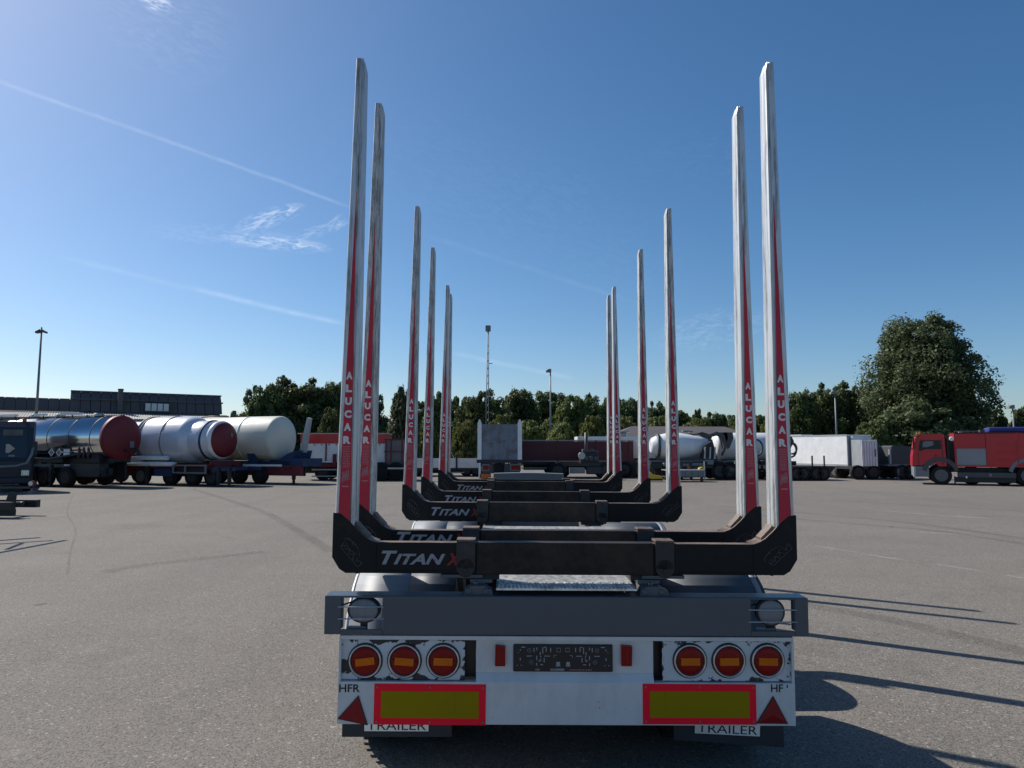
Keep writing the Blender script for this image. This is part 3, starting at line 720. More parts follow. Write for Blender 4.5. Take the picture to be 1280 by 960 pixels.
# --- deck plates, clamps, frame, axles
m = MB(); zp = 1.075
m.box(-.375, .375, .02, 1.0, zp - .01, zp, 'tread'); o = m.build('tread_plate', TR)
m = MB()
for a in range(34):
    for c in range(6):
        x = -.36 + a * .0215; y = .03 + c * .03
        m.M = Matrix.Translation((x, y, zp)) @ Matrix.Rotation(R(45 if (a + c) % 2 else -45), 4, 'Z'); m.box(-.009, .009, -.002, .002, 0, .003, 'tread')
m.M = Matrix(); m.build('tread_bars', o)['kind'] = 'stuff'
m = MB(); zq = 1.105
m.box(-.43, .43, 1.05, 2.55, zq - .01, zq, 'tread'); m.box(-.53, -.432, 1.05, 2.55, zq - .012, zq + .002, 'galv'); m.box(.432, .53, 1.05, 2.55, zq - .012, zq + .002, 'galv')
m.build('tread_plate', TR)
m = MB()       # arched cover over the front
n = 12; tp = [(-.52 + 1.04 * i / n, 1.375 + .012 * math.sin(math.pi * i / n)) for i in range(n + 1)]
m.prism([(-.53, 1.29)] + [(x, z) for x, z in tp] + [(.53, 1.29)], 10.68 - Y0, 10.86 - Y0, 'mgrey'); m.build('front_cover', TR, bevel=.01)
for s, x in ((-1, L(598, 728, 3.93).x), (1, L(815, 728, 3.93).x)):    # lumpy grey clamps on top of the beam
    m = MB(); z = 1.036
    m.prism([(x - .075, z), (x - .068, z + .035), (x - .035, z + .048), (x + .03, z + .05), (x + .055, z + .035), (x + .075, z + .028), (x + .08, z)], .03, .11, 'beam')
    m.cyl((x - .05, .02, z + .022), (x - .05, .03, z + .022), .017, n=6, k='beam'); m.cyl((x + .04, .02, z + .022), (x + .04, .03, z + .022), .017, n=6, k='beam')
    m.cyl((x - .01, .07, z + .045), (x - .01, .07, z + .066), .014, n=6, k='beam')
    m.build('beam_clamp', TR, bevel=.008)
for s in (-1, 1):
    m = MB(); x = s * .55
    m.M = Matrix(); m.box(x - .13, x + .10, .11, .2, 1.112, 1.128, 'beam')
    m.build('turn_plate', TR)
for s in (-1, 1):
    m = MB(); m.box(s * .40, s * .52, .14, 7.4, 1.08, 1.10, 'mgrey'); m.box(s * .452, s * .468, .14, 7.4, .80, 1.08, 'mgrey'); m.box(s * .40, s * .52, .14, 7.4, .78, .80, 'mgrey'); m.build('frame_rail', TR)
m = MB()
for y in (.16, 1.3, 2.6, 3.9, 5.2, 6.5): m.box(-.45, .45, y, y + .08, .82, 1.0, 'mgrey')
m.build('cross_members', TR)
m = MB(); m.box(-.62, .62, .35, 1.9, .66, .69, 'black'); m.build('light_block_plate', TR)  # plate added to keep the sun off the ground under the bumper
for s in (-1, 1):
    m = MB(); m.lathe([(-.55, .02), (-.53, .12), (-.48, .15), (.0, .15), (.05, .12), (.07, .02)], (s * .3 + .25, .75, .52), 'x', 'black', 24); m.build('light_block_drum', TR)  # drum added between the wheels to block sunlight under the trailer
    m = MB(); m.cyl((s * .52, .35, .42), (s * .52, .62, .40), .13, n=20, k='dgrey'); m.build('brake_chamber', TR)
for y in BUNK_Y:
    yy = y - Y0
    for s in (-1, 1): m = MB(); m.box(s * .36, s * .56, yy + .01, yy + .115, 1.10, BZ - .004, 'black'); m.build('bunk_seat', TR)
def zg(y, z): return z - .0095 * y
for ax in (4.80, 6.08, 7.38, 10.15):
    y = ax - Y0
    m = MB(); m.cyl((-.95, y, zg(y, .5)), (.95, y, zg(y, .5)), .065, n=14, k='black'); m.box(-.5, -.42, y - .35, y + .35, zg(y, .55), zg(y, .62), 'black'); m.box(.42, .5, y - .35, y + .35, zg(y, .55), zg(y, .62), 'black')
    for s in (-1, 1): m.cyl((s * .5, y, zg(y, .5)), (s * .62, y, zg(y, .5)), .22, n=20, k='dgrey')
    for s in (-1, 1): m.box(s * .42, s * .5, y - .1, y + .1, zg(y, .62), .79, 'black')
    m.build('axle', TR)
    for s in (-1, 1):
        for xx in (.79, 1.10): wheel(TR, s * xx - s * 0, y, zg(y, .495), .495, .27, s, 'x')
        if ax > 9: continue
        # curved mudguard, outer strip pale, tread part dark
        outer = [(y + .60 * math.cos(a), zg(y, .485) + .58 * math.sin(a)) for a in [R(12 + 156 * i / 20) for i in range(21)]]
        inner = [(y + .585 * math.cos(a), zg(y, .485) + .565 * math.sin(a)) for a in [R(12 + 156 * i / 20) for i in range(21)]]
        m = MB(); pr = outer + inner[::-1]
        for (xa, xb, k) in ((1.245, 1.262, 'white' if s < 0 else 'mudguardd'), (.92 if s < 0 else 1.21, 1.243, 'mudguard'), (.63, .918 if s < 0 else 1.208, 'mudguardd')):
            x0, x1 = sorted((s * xa, s * xb)); n = len(outer)
            for i in range(n - 1):
                p = [(x0, *outer[i]), (x0, *outer[i + 1]), (x1, *outer[i + 1]), (x1, *outer[i])]
                p2 = [(x0, *inner[i]), (x0, *inner[i + 1]), (x1, *inner[i + 1]), (x1, *inner[i])]
                m.add(p + p2, [(0, 3, 2, 1), (4, 5, 6, 7), (0, 1, 5, 4), (3, 7, 6, 2)], k, [True, True, False, False])
        m.build('mudguard', TR)

# ================================================================ BACKGROUND VEHICLES
class Veh:
    """a thing whose local metres come from a depth: x right from px0, z up from the ground"""
    def __init__(s, name, label, cat, px0, D, rz=0.0, group=None, name2=None):
        s.D = D; s.m = D / FPX; s.px0 = px0; p = W(px0, 560, D); s.gy = 480 + FPX * math.tan(PITCH + math.atan(CAM_H / D))
        s.X0 = p.x; s.rz = rz; s.t = thing(name, label, cat, (p.x, D, 0), rz, group)
    def x(s, px):
        if not s.rz: return (px - s.px0) * s.m
        q = ray(px, 560); u = q.x / q.y; return (u * s.D - s.X0) / (math.cos(s.rz) - u * math.sin(s.rz))
    def z(s, py): return max(0.0, (s.gy - py) * s.m)
    def B(s, b, px0, px1, py0, py1, y0, y1, k): return b.box(s.x(px0), s.x(px1), y0, y1, s.z(py1), s.z(py0), k)
    def part(s, name, px0, px1, py0, py1, y0, y1, k, bevel=0):
        b = MB(); s.B(b, px0, px1, py0, py1, y0, y1, k); return b.build(name, s.t, bevel=bevel)
    def wheels(s, pxs, r=.48, y=.15, rimk='rim', both=True, w=.3):
        for p in pxs:
            wheel(s.t, s.x(p), y, r, r, w, -1, 'y', rimk, low=True)
            if both: wheel(s.t, s.x(p), y + 1.9, r, r, w, 1, 'y', rimk, low=True)

def tank_profile(x0, x1, r, dish=.25):
    p = [(x0 + .0, r * .05)]
    for i in range(1, 7): a = i / 6 * math.pi / 2; p.append((x0 + dish * (1 - math.sin(a)) - 0, r * math.sin(a) if i < 6 else r))
    p = [(x0 + dish * (1 - math.cos(math.pi / 2 * i / 6)), r * max(.05, math.sin(math.pi / 2 * i / 6))) for i in range(7)]
    p += [(x1 - dish * (1 - math.cos(math.pi / 2 * (6 - i) / 6)), r * max(.05, math.sin(math.pi / 2 * (6 - i) / 6))) for i in range(7)]
    return p

# --- polished tank trailer with dark red end (leftmost)
RZ = R(-21)
def chassis(T, x0, x1, zt, k, zdepth=.22, w=.9, ys=0.0):
    b = MB()
    for s in (-1, 1): b.box(x0, x1, ys + s * w / 2 - .05, ys + s * w / 2 + .05, zt - zdepth, zt, k)
    n = int((x1 - x0) / 1.2)
    for i in range(n + 1): x = x0 + (x1 - x0 - .1) * i / max(n, 1); b.box(x, x + .1, ys - w / 2 + .05, ys + w / 2 - .05, zt - zdepth * .8, zt - .03, k)
    return b.build('chassis', T)
def leg(T, x, y, z1, k='black', name='landing_leg'):
    b = MB(); b.box(x - .07, x + .07, y - .07, y + .07, .25, z1, k); b.box(x - .05, x + .05, y - .05, y + .05, .06, .25, k); b.box(x - .17, x + .17, y - .15, y + .15, 0, .06, k)
    return b.build(name, T)
D1 = 33.5; m1 = D1 / FPX
p = W(147, 560, D1)
T1 = thing('tank_trailer', 'polished steel tank trailer with dark red end and hazard diamonds behind the dark blue truck', 'tank trailer', (p.x, D1 + .4, 0), RZ)
gy1 = 480 + FPX * math.tan(PITCH + math.atan(CAM_H / (D1 + .4)))
r1 = 27.5 * m1; z1 = (gy1 - 547.5) * m1
b = MB(); b.lathe([(-11.5, r1 * .5), (-11.4, r1 * .9), (-11.2, r1), (-.22, r1)], (0, 0, z1), 'x', 'steel', 64); b.build('tank', T1)
for x in (-.9, -2.3, -3.7, -5.1, -6.5, -7.9): b = MB(); b.lathe([(x, r1 + .004), (x, r1 + .014), (x + .05, r1 + .014), (x + .05, r1 + .004)], (0, 0, z1), 'x', 'dgrey', 48); b.build('tank_band', T1)
b = MB(); b.lathe([(-.22, r1), (-.22, r1 + .03), (-.03, r1 + .03), (.03, r1 * .97), (.10, r1 * .7), (.13, r1 * .3), (.14, r1 * .02)], (0, 0, z1), 'x', 'endred', 48)
b.box(-.2, .02, -.05, .05, z1 + r1 + .02, z1 + r1 + .06, 'endred'); b.build('tank_end', T1)['label'] = 'dark red dished tank end'
b = MB(); b.box(.14, .16, .28, .52, z1 - .45, z1 - .15, 'mgrey'); b.box(.14, .30, .0, .6, z1 - .62, z1 - .55, 'black'); b.tube([(.14, .6, z1 - .5), (.3, .66, z1 - .62), (.3, .6, z1 - .8), (.15, .5, z1 - .86)], .03, k='black'); b.build('hose_bracket', T1)
b = MB(); zt = z1 + r1
b.box(-9, -.3, -.32, .32, zt + .03, zt + .05, 'galv')
for x in range(-9, 0): b.box(x, x + .04, -.34, -.30, zt - .02, zt + .08, 'dgrey')
for x0, x1 in ((-3.6, -2.3), (-9, -6.8), (-5.4, -4.7)): b.box(x0, x1, -.5, -.3, zt + .08, zt + .18, 'white')
for x in (-1.6, -4.2, -6): b.cyl((x, 0, zt), (x, 0, zt + .16), .22, n=16, k='galv')
b.build('walkway', T1)
def diamond(T, x, y, z, h, ry):
    b = MB(Matrix.Translation((x, y, z)) @ Matrix.Rotation(ry, 4, 'X')); b.prism([(0, -h), (h, 0), (0, h), (-h, 0)], -.015, 0, 'white'); b.prism([(0, -h * .75), (h * .75, 0), (0, h * .75), (-h * .75, 0)], -.018, -.015, 'mgrey'); b.build('hazard_diamond', T)
diamond(T1, -3.35, -r1 * .93 - .03, z1 - .68, .2, 0); diamond(T1, -2.85, -r1 * .93 - .03, z1 - .68, .2, 0)
b = MB(); b.box(-2.55, -2.1, -r1 * .93 - .05, -r1 * .93 - .03, z1 - .85, z1 - .5, 'mgrey'); b.box(-2.52, -2.13, -r1 * .93 - .055, -r1 * .93 - .05, z1 - .66, z1 - .53, 'white'); b.box(-2.52, -2.13, -r1 * .93 - .055, -r1 * .93 - .05, z1 - .82, z1 - .69, 'white'); b.build('hazard_plate', T1)
chassis(T1, -11, .0, z1 - r1 + .08, 'black')
for x in (-10.5, -8, -5.6, -3.2, -.8): b = MB(); b.prism([(x - .3, z1 - r1 - .1), (x + .3, z1 - r1 - .1), (x + .12, z1 - r1 * .55), (x - .12, z1 - r1 * .55)], -.75, .75, 'black'); b.build('saddle', T1)
b = MB(); b.box(-4.8, -1.0, -1.0, -.85, z1 - r1 - .35, z1 - r1 - .2, 'dgrey'); b.build('side_rail', T1)
b = MB(); b.box(-7.2, -5.2, -1.05, -.6, .45, .95, 'dgrey'); b.build('side_box', T1)
b = MB(); b.box(-2.1, -.2, -1.0, -.5, .5, 1.1, 'black'); b.build('side_box', T1)
b = MB(); b.tube([(-6.5, -1.0, z1 - r1 * .8), (-5, -1.05, z1 - r1 * .9), (-3.4, -1.05, z1 - r1 * .95), (-1.4, -1.0, z1 - r1 * .7)], .05, k='dgrey'); b.build('pipe', T1)
for x in (-1.6, -1.3, -1.0): b = MB(); b.cyl((x, -.95, z1 - r1 * .9), (x, -.95, z1 - r1 * .45), .05, n=8, k='dgrey'); b.build('valve', T1)
for x in (-3.6, -2.2, -5.0): wheel(T1, x, -1.0, .47, .47, .34, -1, 'y', 'rimd', low=True); wheel(T1, x, 1.0, .47, .47, .34, 1, 'y', 'rimd', low=True)
for x in (-3.0, -4.6): leg(T1, x, -1.22, 1.05)
b = MB(); b.box(-2.15, -1.95, -1.25, -1.1, 1.0, 1.06, 'white'); b.build('side_lamp', T1)

# --- second tank trailer: white tank, bright sleeve, red end, red chassis
rc = random.Random(11)
def clutter(T, x0, x1, z0, z1, n, keys, ya=-1.0, yb=-.3):
    for i in range(n):
        x = rc.uniform(x0, x1); w = rc.uniform(.08, .45); z = rc.uniform(z0, z1 - .1); h = rc.uniform(.06, .32); y = rc.uniform(ya, yb); b = MB()
        if i % 3: b.box(x, x + w, y, y + .25, z, min(z + h, z1), rc.choice(keys)); b.build('equipment_box', T)
        else: b.tube([(x, y, z), (x + w * .8, y - .02, z + .1), (x + w * 1.8, y, z + .02), (x + w * 2.4, y, z + .16)], .022, 6, rc.choice(keys)); b.build('air_line', T)
b = MB(); b.box(-9, -.1, .3, .4, .35, 1.25, 'black'); b.build('dark_backing', T1)  # black backing sheet added to close the light gap under the tank
clutter(T1, -7.5, -.2, .45, 1.15, 26, ('black', 'dgrey', 'black', 'redch'))
D2 = 34.8; m2 = D2 / FPX; p = W(277, 560, D2)
T2 = thing('tank_trailer', 'white tank trailer with shiny middle sleeve and bright red end on red chassis', 'tank trailer', (p.x, D2 + .4, 0), RZ)
gy2 = 480 + FPX * math.tan(PITCH + math.atan(CAM_H / (D2 + .4)))
r2 = 22 * m2; z2 = (gy2 - 550) * m2
b = MB(); b.lathe([(-9.5, r2 * .5), (-9.2, r2 * 1.12), (-1.0, r2 * 1.12), (-.12, r2 * 1.03)], (0, 0, z2), 'x', 'sleeve', 56); b.build('tank', T2)
b = MB(); b.lathe([(-4.5, r2 * 1.12), (-4.45, r2 * 1.36), (-4.3, r2 * 1.38), (-1.9, r2 * 1.38), (-1.75, r2 * 1.34), (-1.45, r2 * 1.13)], (0, 0, z2), 'x', 'sleeve', 56); b.build('tank_sleeve', T2)
for x in (-4.62, -4.42, -3.0): b = MB(); b.lathe([(x, r2 * 1.15), (x, r2 * 1.42), (x + .06, r2 * 1.42), (x + .06, r2 * 1.15)], (0, 0, z2), 'x', 'mgrey', 48); b.build('tank_band', T2)
b = MB(); b.lathe([(-.75, r2 * 1.1), (-.75, r2 * 1.15), (-.66, r2 * 1.15), (-.66, r2 * 1.1)], (0, 0, z2), 'x', 'blue', 48); b.build('tank_band', T2)
b = MB(); b.lathe([(-.35, r2 * 1.05), (-.3, r2 * 1.09), (-.14, r2 * 1.09), (-.08, r2 * 1.0)], (0, 0, z2), 'x', 'white', 48); b.build('end_collar', T2)
b = MB(); b.lathe([(-.10, r2), (.0, r2 * .985), (.10, r2 * .75), (.15, r2 * .35), (.16, r2 * .02)], (0, 0, z2), 'x', 'endred', 48); b.box(.13, .18, .2, .32, z2 + .15, z2 + .35, 'mgrey'); b.build('tank_end', T2)
b = MB(); b.cyl((-7.5, -.98, z2 - r2 - .02), (-2.6, -.98, z2 - r2 - .02), .11, n=14, k='white'); b.build('hose_tube', T2); b = MB(); b.cyl((-7.2, -1.0, z2 - r2 - .32), (-2.1, -1.0, z2 - r2 - .32), .11, n=14, k='white'); b.build('hose_tube', T2)
zc2 = z2 - r2 - .42
chassis(T2, -9.5, .1, zc2, 'redch', .3)
b = MB(); b.box(-9.0, .2, -1.0, -.9, zc2 - .1, zc2 + .12, 'redch'); b.box(-7.0, -4.9, -1.1, -.6, .55, zc2 - .12, 'redch'); b.box(-8.4, -7.1, -1.05, -.7, zc2 - .35, zc2 - .2, 'redch'); b.box(.0, .2, -1.0, .9, zc2 - .15, zc2 + .25, 'redch'); b.build('side_frame', T2)
b = MB(); b.box(-3.3, -2.2, -1.12, -.6, .45, zc2 - .12, 'blue'); b.build('tool_box', T2)
b = MB()
for z in (.60, .95): b.box(-2.1, .0, -1.16, -1.12, z, z + .07, 'mgrey')
for x in (-2.1, -1.35, -.1): b.box(x, x + .08, -1.17, -1.11, .60, 1.02, 'mgrey')
b.box(-2.0, -.1, -1.0, -.7, .55, 1.0, 'black'); b.build('side_guard', T2)
for x in (-7.9, -6.6, -4.2, -2.6, -1.2, .0): wheel(T2, x, -.95 if x < -3 else -.7, .45, .45, .32, -1, 'y', 'rim' if x == -4.2 else 'rimd', low=True)
for x in (-7.9, -6.6, -4.2): wheel(T2, x, 1.0, .45, .45, .32, 1, 'y', 'rimd', low=True)
for x in (-5.4, -3.7, .6, 1.25): leg(T2, x, -1.15 if x < 0 else -1.0, zc2, 'black')
b = MB(); b.box(.1, 1.5, -1.0, -.9, zc2 - .2, zc2 - .02, 'blue'); b.box(.1, 1.5, .8, .9, zc2 - .2, zc2 - .02, 'blue'); b.box(.4, .8, -.9, .8, zc2 - .2, zc2 - .05, 'blue'); b.build('neck', T2)

b = MB(); b.box(-9, .3, .3, .4, .38, 1.0, 'black'); b.build('dark_backing', T2)  # black sheet added behind the running gear, keeps daylight out
clutter(T2, -6.5, 1.0, .4, .95, 26, ('black', 'redch', 'black', 'dgrey'))
# --- cream silo tank on blue chassis
D3 = 36.8; m3 = D3 / FPX; p = W(350, 560, D3)
T3 = thing('silo_trailer', 'cream silo tank with bulging end on blue chassis behind the red tank ends', 'silo trailer', (p.x, D3 + .4, 0), RZ)
gy3 = 480 + FPX * math.tan(PITCH + math.atan(CAM_H / (D3 + .4)))
r3 = 28 * m3; z3 = (gy3 - 548) * m3
b = MB(); b.lathe([(-7.5, .1), (-7.4, r3 * .5), (-6.6, r3 * .86), (-5.6, r3 * .96), (-1.4, r3), (-.16, r3), (-.08, r3 * .99), (.0, r3 * .95), (.10, r3 * .82), (.20, r3 * .58), (.26, r3 * .3), (.28, .03)], (0, 0, z3), 'x', 'cream', 64); b.build('tank', T3)
b = MB(); b.lathe([(-2.02, r3 + .0), (-2.02, r3 + .018), (-1.96, r3 + .018), (-1.96, r3)], (0, 0, z3), 'x', 'white', 48)
b.tube([(-5.5, -.2, z3 + r3 * .98), (-4.6, -.2, z3 + r3 + .05), (-3.4, -.2, z3 + r3 + .02)], .035, k='dgrey'); b.build('weld_band', T3)
zc3 = z3 - r3 - .02
chassis(T3, -7, 1.6, zc3, 'blue', .3, 1.0)
for ya in (-.85, .7): b = MB(); b.prism([(-1.3, zc3 - .2), (-.85, zc3 - .2), (-1.2, zc3 + .72), (-1.7, zc3 + .75)], ya, ya + .1, 'blue'); b.build('cradle_arm', T3)
b = MB(); b.prism([(.2, zc3), (1.2, zc3), (1.35, zc3 + .55), (.9, zc3 + .4)], -.7, .7, 'blue'); b.box(1.1, 1.9, -.8, .8, zc3 - .25, zc3 + .15, 'blue'); b.build('cradle', T3)
b = MB(); b.prism([(1.15, zc3 + .45), (1.45, zc3 + .45), (1.72, z3 + r3 - .15), (1.56, z3 + r3 - .1)], -.12, .12, 'galv'); b.build('end_board', T3)
b = MB(); b.box(-1.6, .8, -1.05, -1.0, .9, 1.0, 'white'); b.box(-1.9, 1.8, -.9, -.6, .45, .95, 'redch'); b.build('side_guard', T3)
for x in (-3.2, -1.9, -.6): wheel(T3, x, -.9, .45, .45, .3, -1, 'y', 'rimd', low=True)
b = MB(); b.box(-6, 1.2, .3, .4, .38, 1.0, 'black'); b.build('dark_backing', T3)  # added black sheet that darkens the open chassis underside
clutter(T3, -4.5, 1.6, .4, .95, 18, ('black', 'redch', 'black', 'blue'))
leg(T3, -3.9, -1.0, zc3); leg(T3, 1.3, -.7, zc3 - .2)

# --- dark blue lorry cab at the left edge, seen from the front
V = Veh('parked_truck', 'dark blue lorry cab cut by the left edge of the photo', 'truck', -4, 29.5, R(31))
def vx(px): return V.x(px)
T = V.t; w = 1.2
b = MB(); x0, x1 = -1.22, 1.22; zt = V.z(527); z0 = .40
poly_y = [(0, z0), (0, 1.25), (.06, 1.45), (.30, zt - .25), (.55, zt), (2.0, zt), (2.0, z0)]
b.M = Matrix.Rotation(R(90), 4, 'Z') ; b.prism([(y, z) for y, z in poly_y], -x1, -x0, 'navy'); b.M = Matrix()
b.build('cab', T, bevel=.07)
b = MB(); b.add([(-1.05, .045, 1.42), (1.05, .045, 1.42), (.98, .255, zt - .32), (-.98, .255, zt - .32)], [(0, 1, 2, 3)], 'glass'); b.build('windscreen', T)
b = MB(); b.box(.18, .85, .12, .15, zt - .60, zt - .36, 'seeglass'); b.box(-.95, .0, .12, .15, zt - .62, zt - .40, 'glass'); b.build('rear_window', T)
b = MB(); b.prism([(.30, 1.62), (.42, 1.62), (.62, 1.80), (.42, 1.98), (.30, 1.98)], .02, .05, 'wood'); b.box(.40, .62, .02, .05, 1.46, 1.54, 'mgrey'); b.build('windscreen_reflection', T)  # pale shapes painted in for a reflection on the windscreen
b = MB(); b.tube([(-1.2, -.02, 1.1), (0, -.05, 1.05), (.7, -.05, 1.08), (1.05, -.03, 1.2), (1.2, 0, 1.55), (1.24, .05, 1.85)], .055, k='mgrey'); b.build('trim_strip', T)
for z in (.95, .82, .69): b = MB(); b.box(-.85, .85, -.03, 0, z, z + .05, 'black'); b.build('grille_bar', T)
b = MB(); b.box(-1.2, 1.2, -.12, .0, .35, .62, 'navy'); b.build('front_bumper', T, bevel=.04)
for s in (-1, 1): b = MB(); b.box(s * .88, s * 1.16, -.14, -.02, .66, .92, 'chrome'); b.build('headlight', T, bevel=.03)
for s in (-1, 1): b = MB(); b.box(s * 1.27, s * 1.38, .1, .3, 1.5, 2.1, 'navy'); b.box(s * 1.2, s * 1.3, .15, .2, 2.0, 2.04, 'navy'); b.build('mirror', T, bevel=.02)
b = MB(); b.cyl((.85, .7, zt), (.85, .7, zt + .15), .08, n=12, k='orange'); b.build('beacon', T)
b = MB(); b.box(-1.0, 1.0, 1.5, 8, .65, .9, 'black'); b.build('chassis', T)
for s in (-1, 1):
    for y in (1.0, 5.2, 6.5): wheel(T, s * 1.05, y, .48, .48, .3, s, 'x', low=True)
# shunting hitch with reflector
V = Veh('coupling_stand', 'small grey coupling stand with red and white round reflector beside the dark blue lorry', 'stand', 43, 28.6)
b = MB(); b.box(-.1, .1, -.1, .1, 0, .12, 'mgrey'); b.box(-.03, .03, -.03, .03, .12, .3, 'mgrey'); b.build('foot', V.t)
b = MB(); b.lathe([(-.03, .15), (.03, .15)], (0, 0, .38), 'y', 'endred', 20); b.lathe([(-.045, .09), (-.03, .09)], (-.04, 0, .42), 'y', 'white', 16); b.build('reflector', V.t)
b = MB(); b.box(-1.6, -.05, .0, .08, .22, .3, 'dgrey'); b.build('bar', V.t)

# --- low dark drawbar dolly at the left edge
V = Veh('drawbar_dolly', 'low black drawbar dolly with raised bent arm at the left edge', 'dolly', 20, 19.2, R(-6))
T = V.t
b = MB(); b.box(-3.0, .35, -.45, -.3, .22, .42, 'black'); b.box(-3.0, .35, .4, .55, .22, .42, 'black')
for x in (-2.4, -1.2, -.1): b.box(x, x + .12, -.3, .4, .24, .38, 'black')
b.box(-.7, .2, -.35, -.1, .06, .22, 'black'); b.build('frame', T)
b = MB(); b.prism([(-.9, .42), (.0, .40), (.08, .66), (.14, .68), (.20, .62), (.18, .36), (.05, .30), (-.9, .32)], -.25, -.1, 'black'); b.build('bent_arm', T)
b = MB(); b.cyl((.1, -.2, .30), (.42, -.2, .36), .035, n=8, k='black'); b.lathe([(-.05, .02), (-.03, .05), (.03, .05), (.05, .02)], (.44, -.2, .37), 'x', 'black', 12); b.build('coupling_eye', T)
wheel(T, -1.2, -.6, .3, .3, .2, -1, 'y', 'rimd', low=True); wheel(T, -1.95, -.6, .3, .3, .2, -1, 'y', 'rimd', low=True)

# --- unseen crane added left of view: its arms cast the left bar shadows
sh = Vector((-SUN.x, -SUN.y, 0)) / SUN.z
def cast(px, py, h): g_ = G(px, py); return Vector((g_.x, g_.y, 0)) - sh * h + Vector((0, 0, h))
T = thing('shadow_crane', 'unseen grey crane added left of the yard to cast the bar shadows', 'crane', (0, 0, 0))
H3 = 3.3; ap = cast(82, 675.5, H3); q1 = cast(-60, 702, H3); q2 = cast(-60, 684, H3); q3 = cast(50, 672, H3); q4 = cast(-60, 680, H3)
base = (q1 + q4) / 2; T.location = (base.x, base.y, 0); off = Vector((base.x, base.y, 0))
for a_, b_, w_ in ((ap, q1, .05), (cast(66, 675.6, H3), q2, .045), (q3, q4, .06), (cast(28, 679, H3), cast(8, 687, H3), .04)):
    b = MB(); b.cyl(a_ - off, b_ - off, w_, n=8, k='mgrey'); b.build('arm', T)
b = MB(); b.cyl((0, 0, 0), (0, 0, H3), .14, n=14, k='mgrey'); b.build('column', T)
b = MB(); b.box(-.6, .6, -.6, .6, 0, .25, 'black'); b.build('base', T)
# --- white and red drop-side trailer
V = Veh('dropside_trailer', 'white dropside trailer with red top stripe and red posts left of the stakes', 'trailer', 440, 40.5)
T = V.t
b = MB(); V.B(b, 376, 480, 555, 578, 0, 2.4, 'white'); b.build('side_wall', T)
V.part('top_stripe', 376, 481, 543, 555, -.02, 2.42, 'red')
b = MB(); V.B(b, 372, 481, 541.8, 543.2, -.04, 2.44, 'wood'); b.build('top_rail', T)
for px in (380, 408, 436, 458): V.part('post', px - .8, px + .8, 555, 578, -.05, 0, 'redch')
for px in range(384, 478, 9): V.part('hook', px, px + 1, 555.5, 557.2, -.04, 0, 'dgrey')
b = MB(); V.B(b, 376, 480, 578, 584, -.03, 2.4, 'redch'); b.build('frame', T)
b = MB(); V.B(b, 381, 417, 576.5, 578.2, -.1, -.03, 'white'); b.build('light_strip', T)
V.part('red_board', 417, 421.5, 568, 584, -.12, -.06, 'redch')
b = MB(); V.B(b, 391, 422, 586.3, 588, -.06, 0, 'galv'); V.B(b, 391, 422, 594.5, 596, -.06, 0, 'galv'); b.build('side_guard', T)
b = MB(); V.B(b, 376, 500, 584, 592, .7, 1.6, 'black'); b.build('chassis', T)
V.wheels((404, 452, 464), .47, .2, 'rimd')
# cage end of the next trailer
V = Veh('cage_trailer', 'trailer end framed by red posts with grey panels between stakes', 'trailer', 495, 40.0)
T = V.t
for px in (482.5, 489, 502.5, 509): V.part('post', px - .9, px + .9, 550, 580, -.03, .05, 'redch')
for py in (550, 565): V.part('rail', 480, 511, py - .8, py + .8, -.02, .04, 'redch')
b = MB(); V.B(b, 481, 510, 551, 579, .3, .35, 'mgrey'); b.build('back_panel', T)
b = MB(); V.B(b, 478, 513, 579.5, 584, -.02, 2.2, 'black'); V.B(b, 484, 512, 583, 586.5, .0, 1.0, 'dgrey'); b.build('deck', T)
b = MB(); V.B(b, 486, 512, 584.5, 586.5, -.3, -.02, 'galv'); b.build('mudguard', T)
V.wheels((478, 495), .52, .1, 'tyre')
# --- white low-sided flatbed
V = Veh('flatbed_trailer', 'low white sided flatbed trailer seen between the left stakes', 'trailer', 555, 46)
for a, c in ((511, 534), (535.5, 570), (571.5, 598)): V.part('side_board', a, c, 573, 585, 0, .05, 'white')
for px in (534.8, 570.8): V.part('post', px - 1, px + 1, 572, 587, -.05, .05, 'black')
b = MB(); V.B(b, 505, 600, 585, 588, 0, 2.4, 'black'); V.B(b, 520, 600, 588, 592, .8, 1.6, 'black'); b.build('chassis', V.t)
V.wheels((520, 583, 595), .42, .2, 'rimd')
b = MB(); V.B(b, 560, 580, 590, 591, 0, .04, 'galv'); b.build('side_guard', V.t)

# --- tipper seen from behind
V = Veh('tipper_trailer', 'grey blue tipper body with rusty tailgate and white corner posts, seen from behind', 'tipper', 625, 39)
T = V.t
tg = MB(); V.B(tg, 602, 647, 531, 575, 0, .06, 'tipper'); to = tg.build('tailgate', T)
for py in (538, 551, 563): b = MB(); V.B(b, 603, 646, py, py + 1, -.015, 0, 'tipper'); b.build('rib', to)
for a in (614, 623, 635): b = MB(); V.B(b, a, a + 1.2, 532, 574, -.03, 0, 'tipper'); b.build('rib', to)
for a, c in ((597, 602), (647, 652.3)):
    b = MB(); V.B(b, a, c, 530, 576, -.05, .1, 'white'); mx = (a + c) / 2; b.prism([(V.x(a), V.z(530)), (V.x(c), V.z(530)), (V.x(mx + .8), V.z(525)), (V.x(mx - .8), V.z(525))], -.05, .1, 'white'); b.build('corner_post', T)
    b = MB(); V.B(b, a, c, 531, 576, .1, 6.5, 'tipper'); b.build('side_wall', T)
V.part('rear_sill', 596, 653, 575, 579, -.06, 6, 'navy')
b = MB(); V.B(b, 603, 650, 580, 592, .1, .5, 'dgrey'); b.build('rear_panel', T)
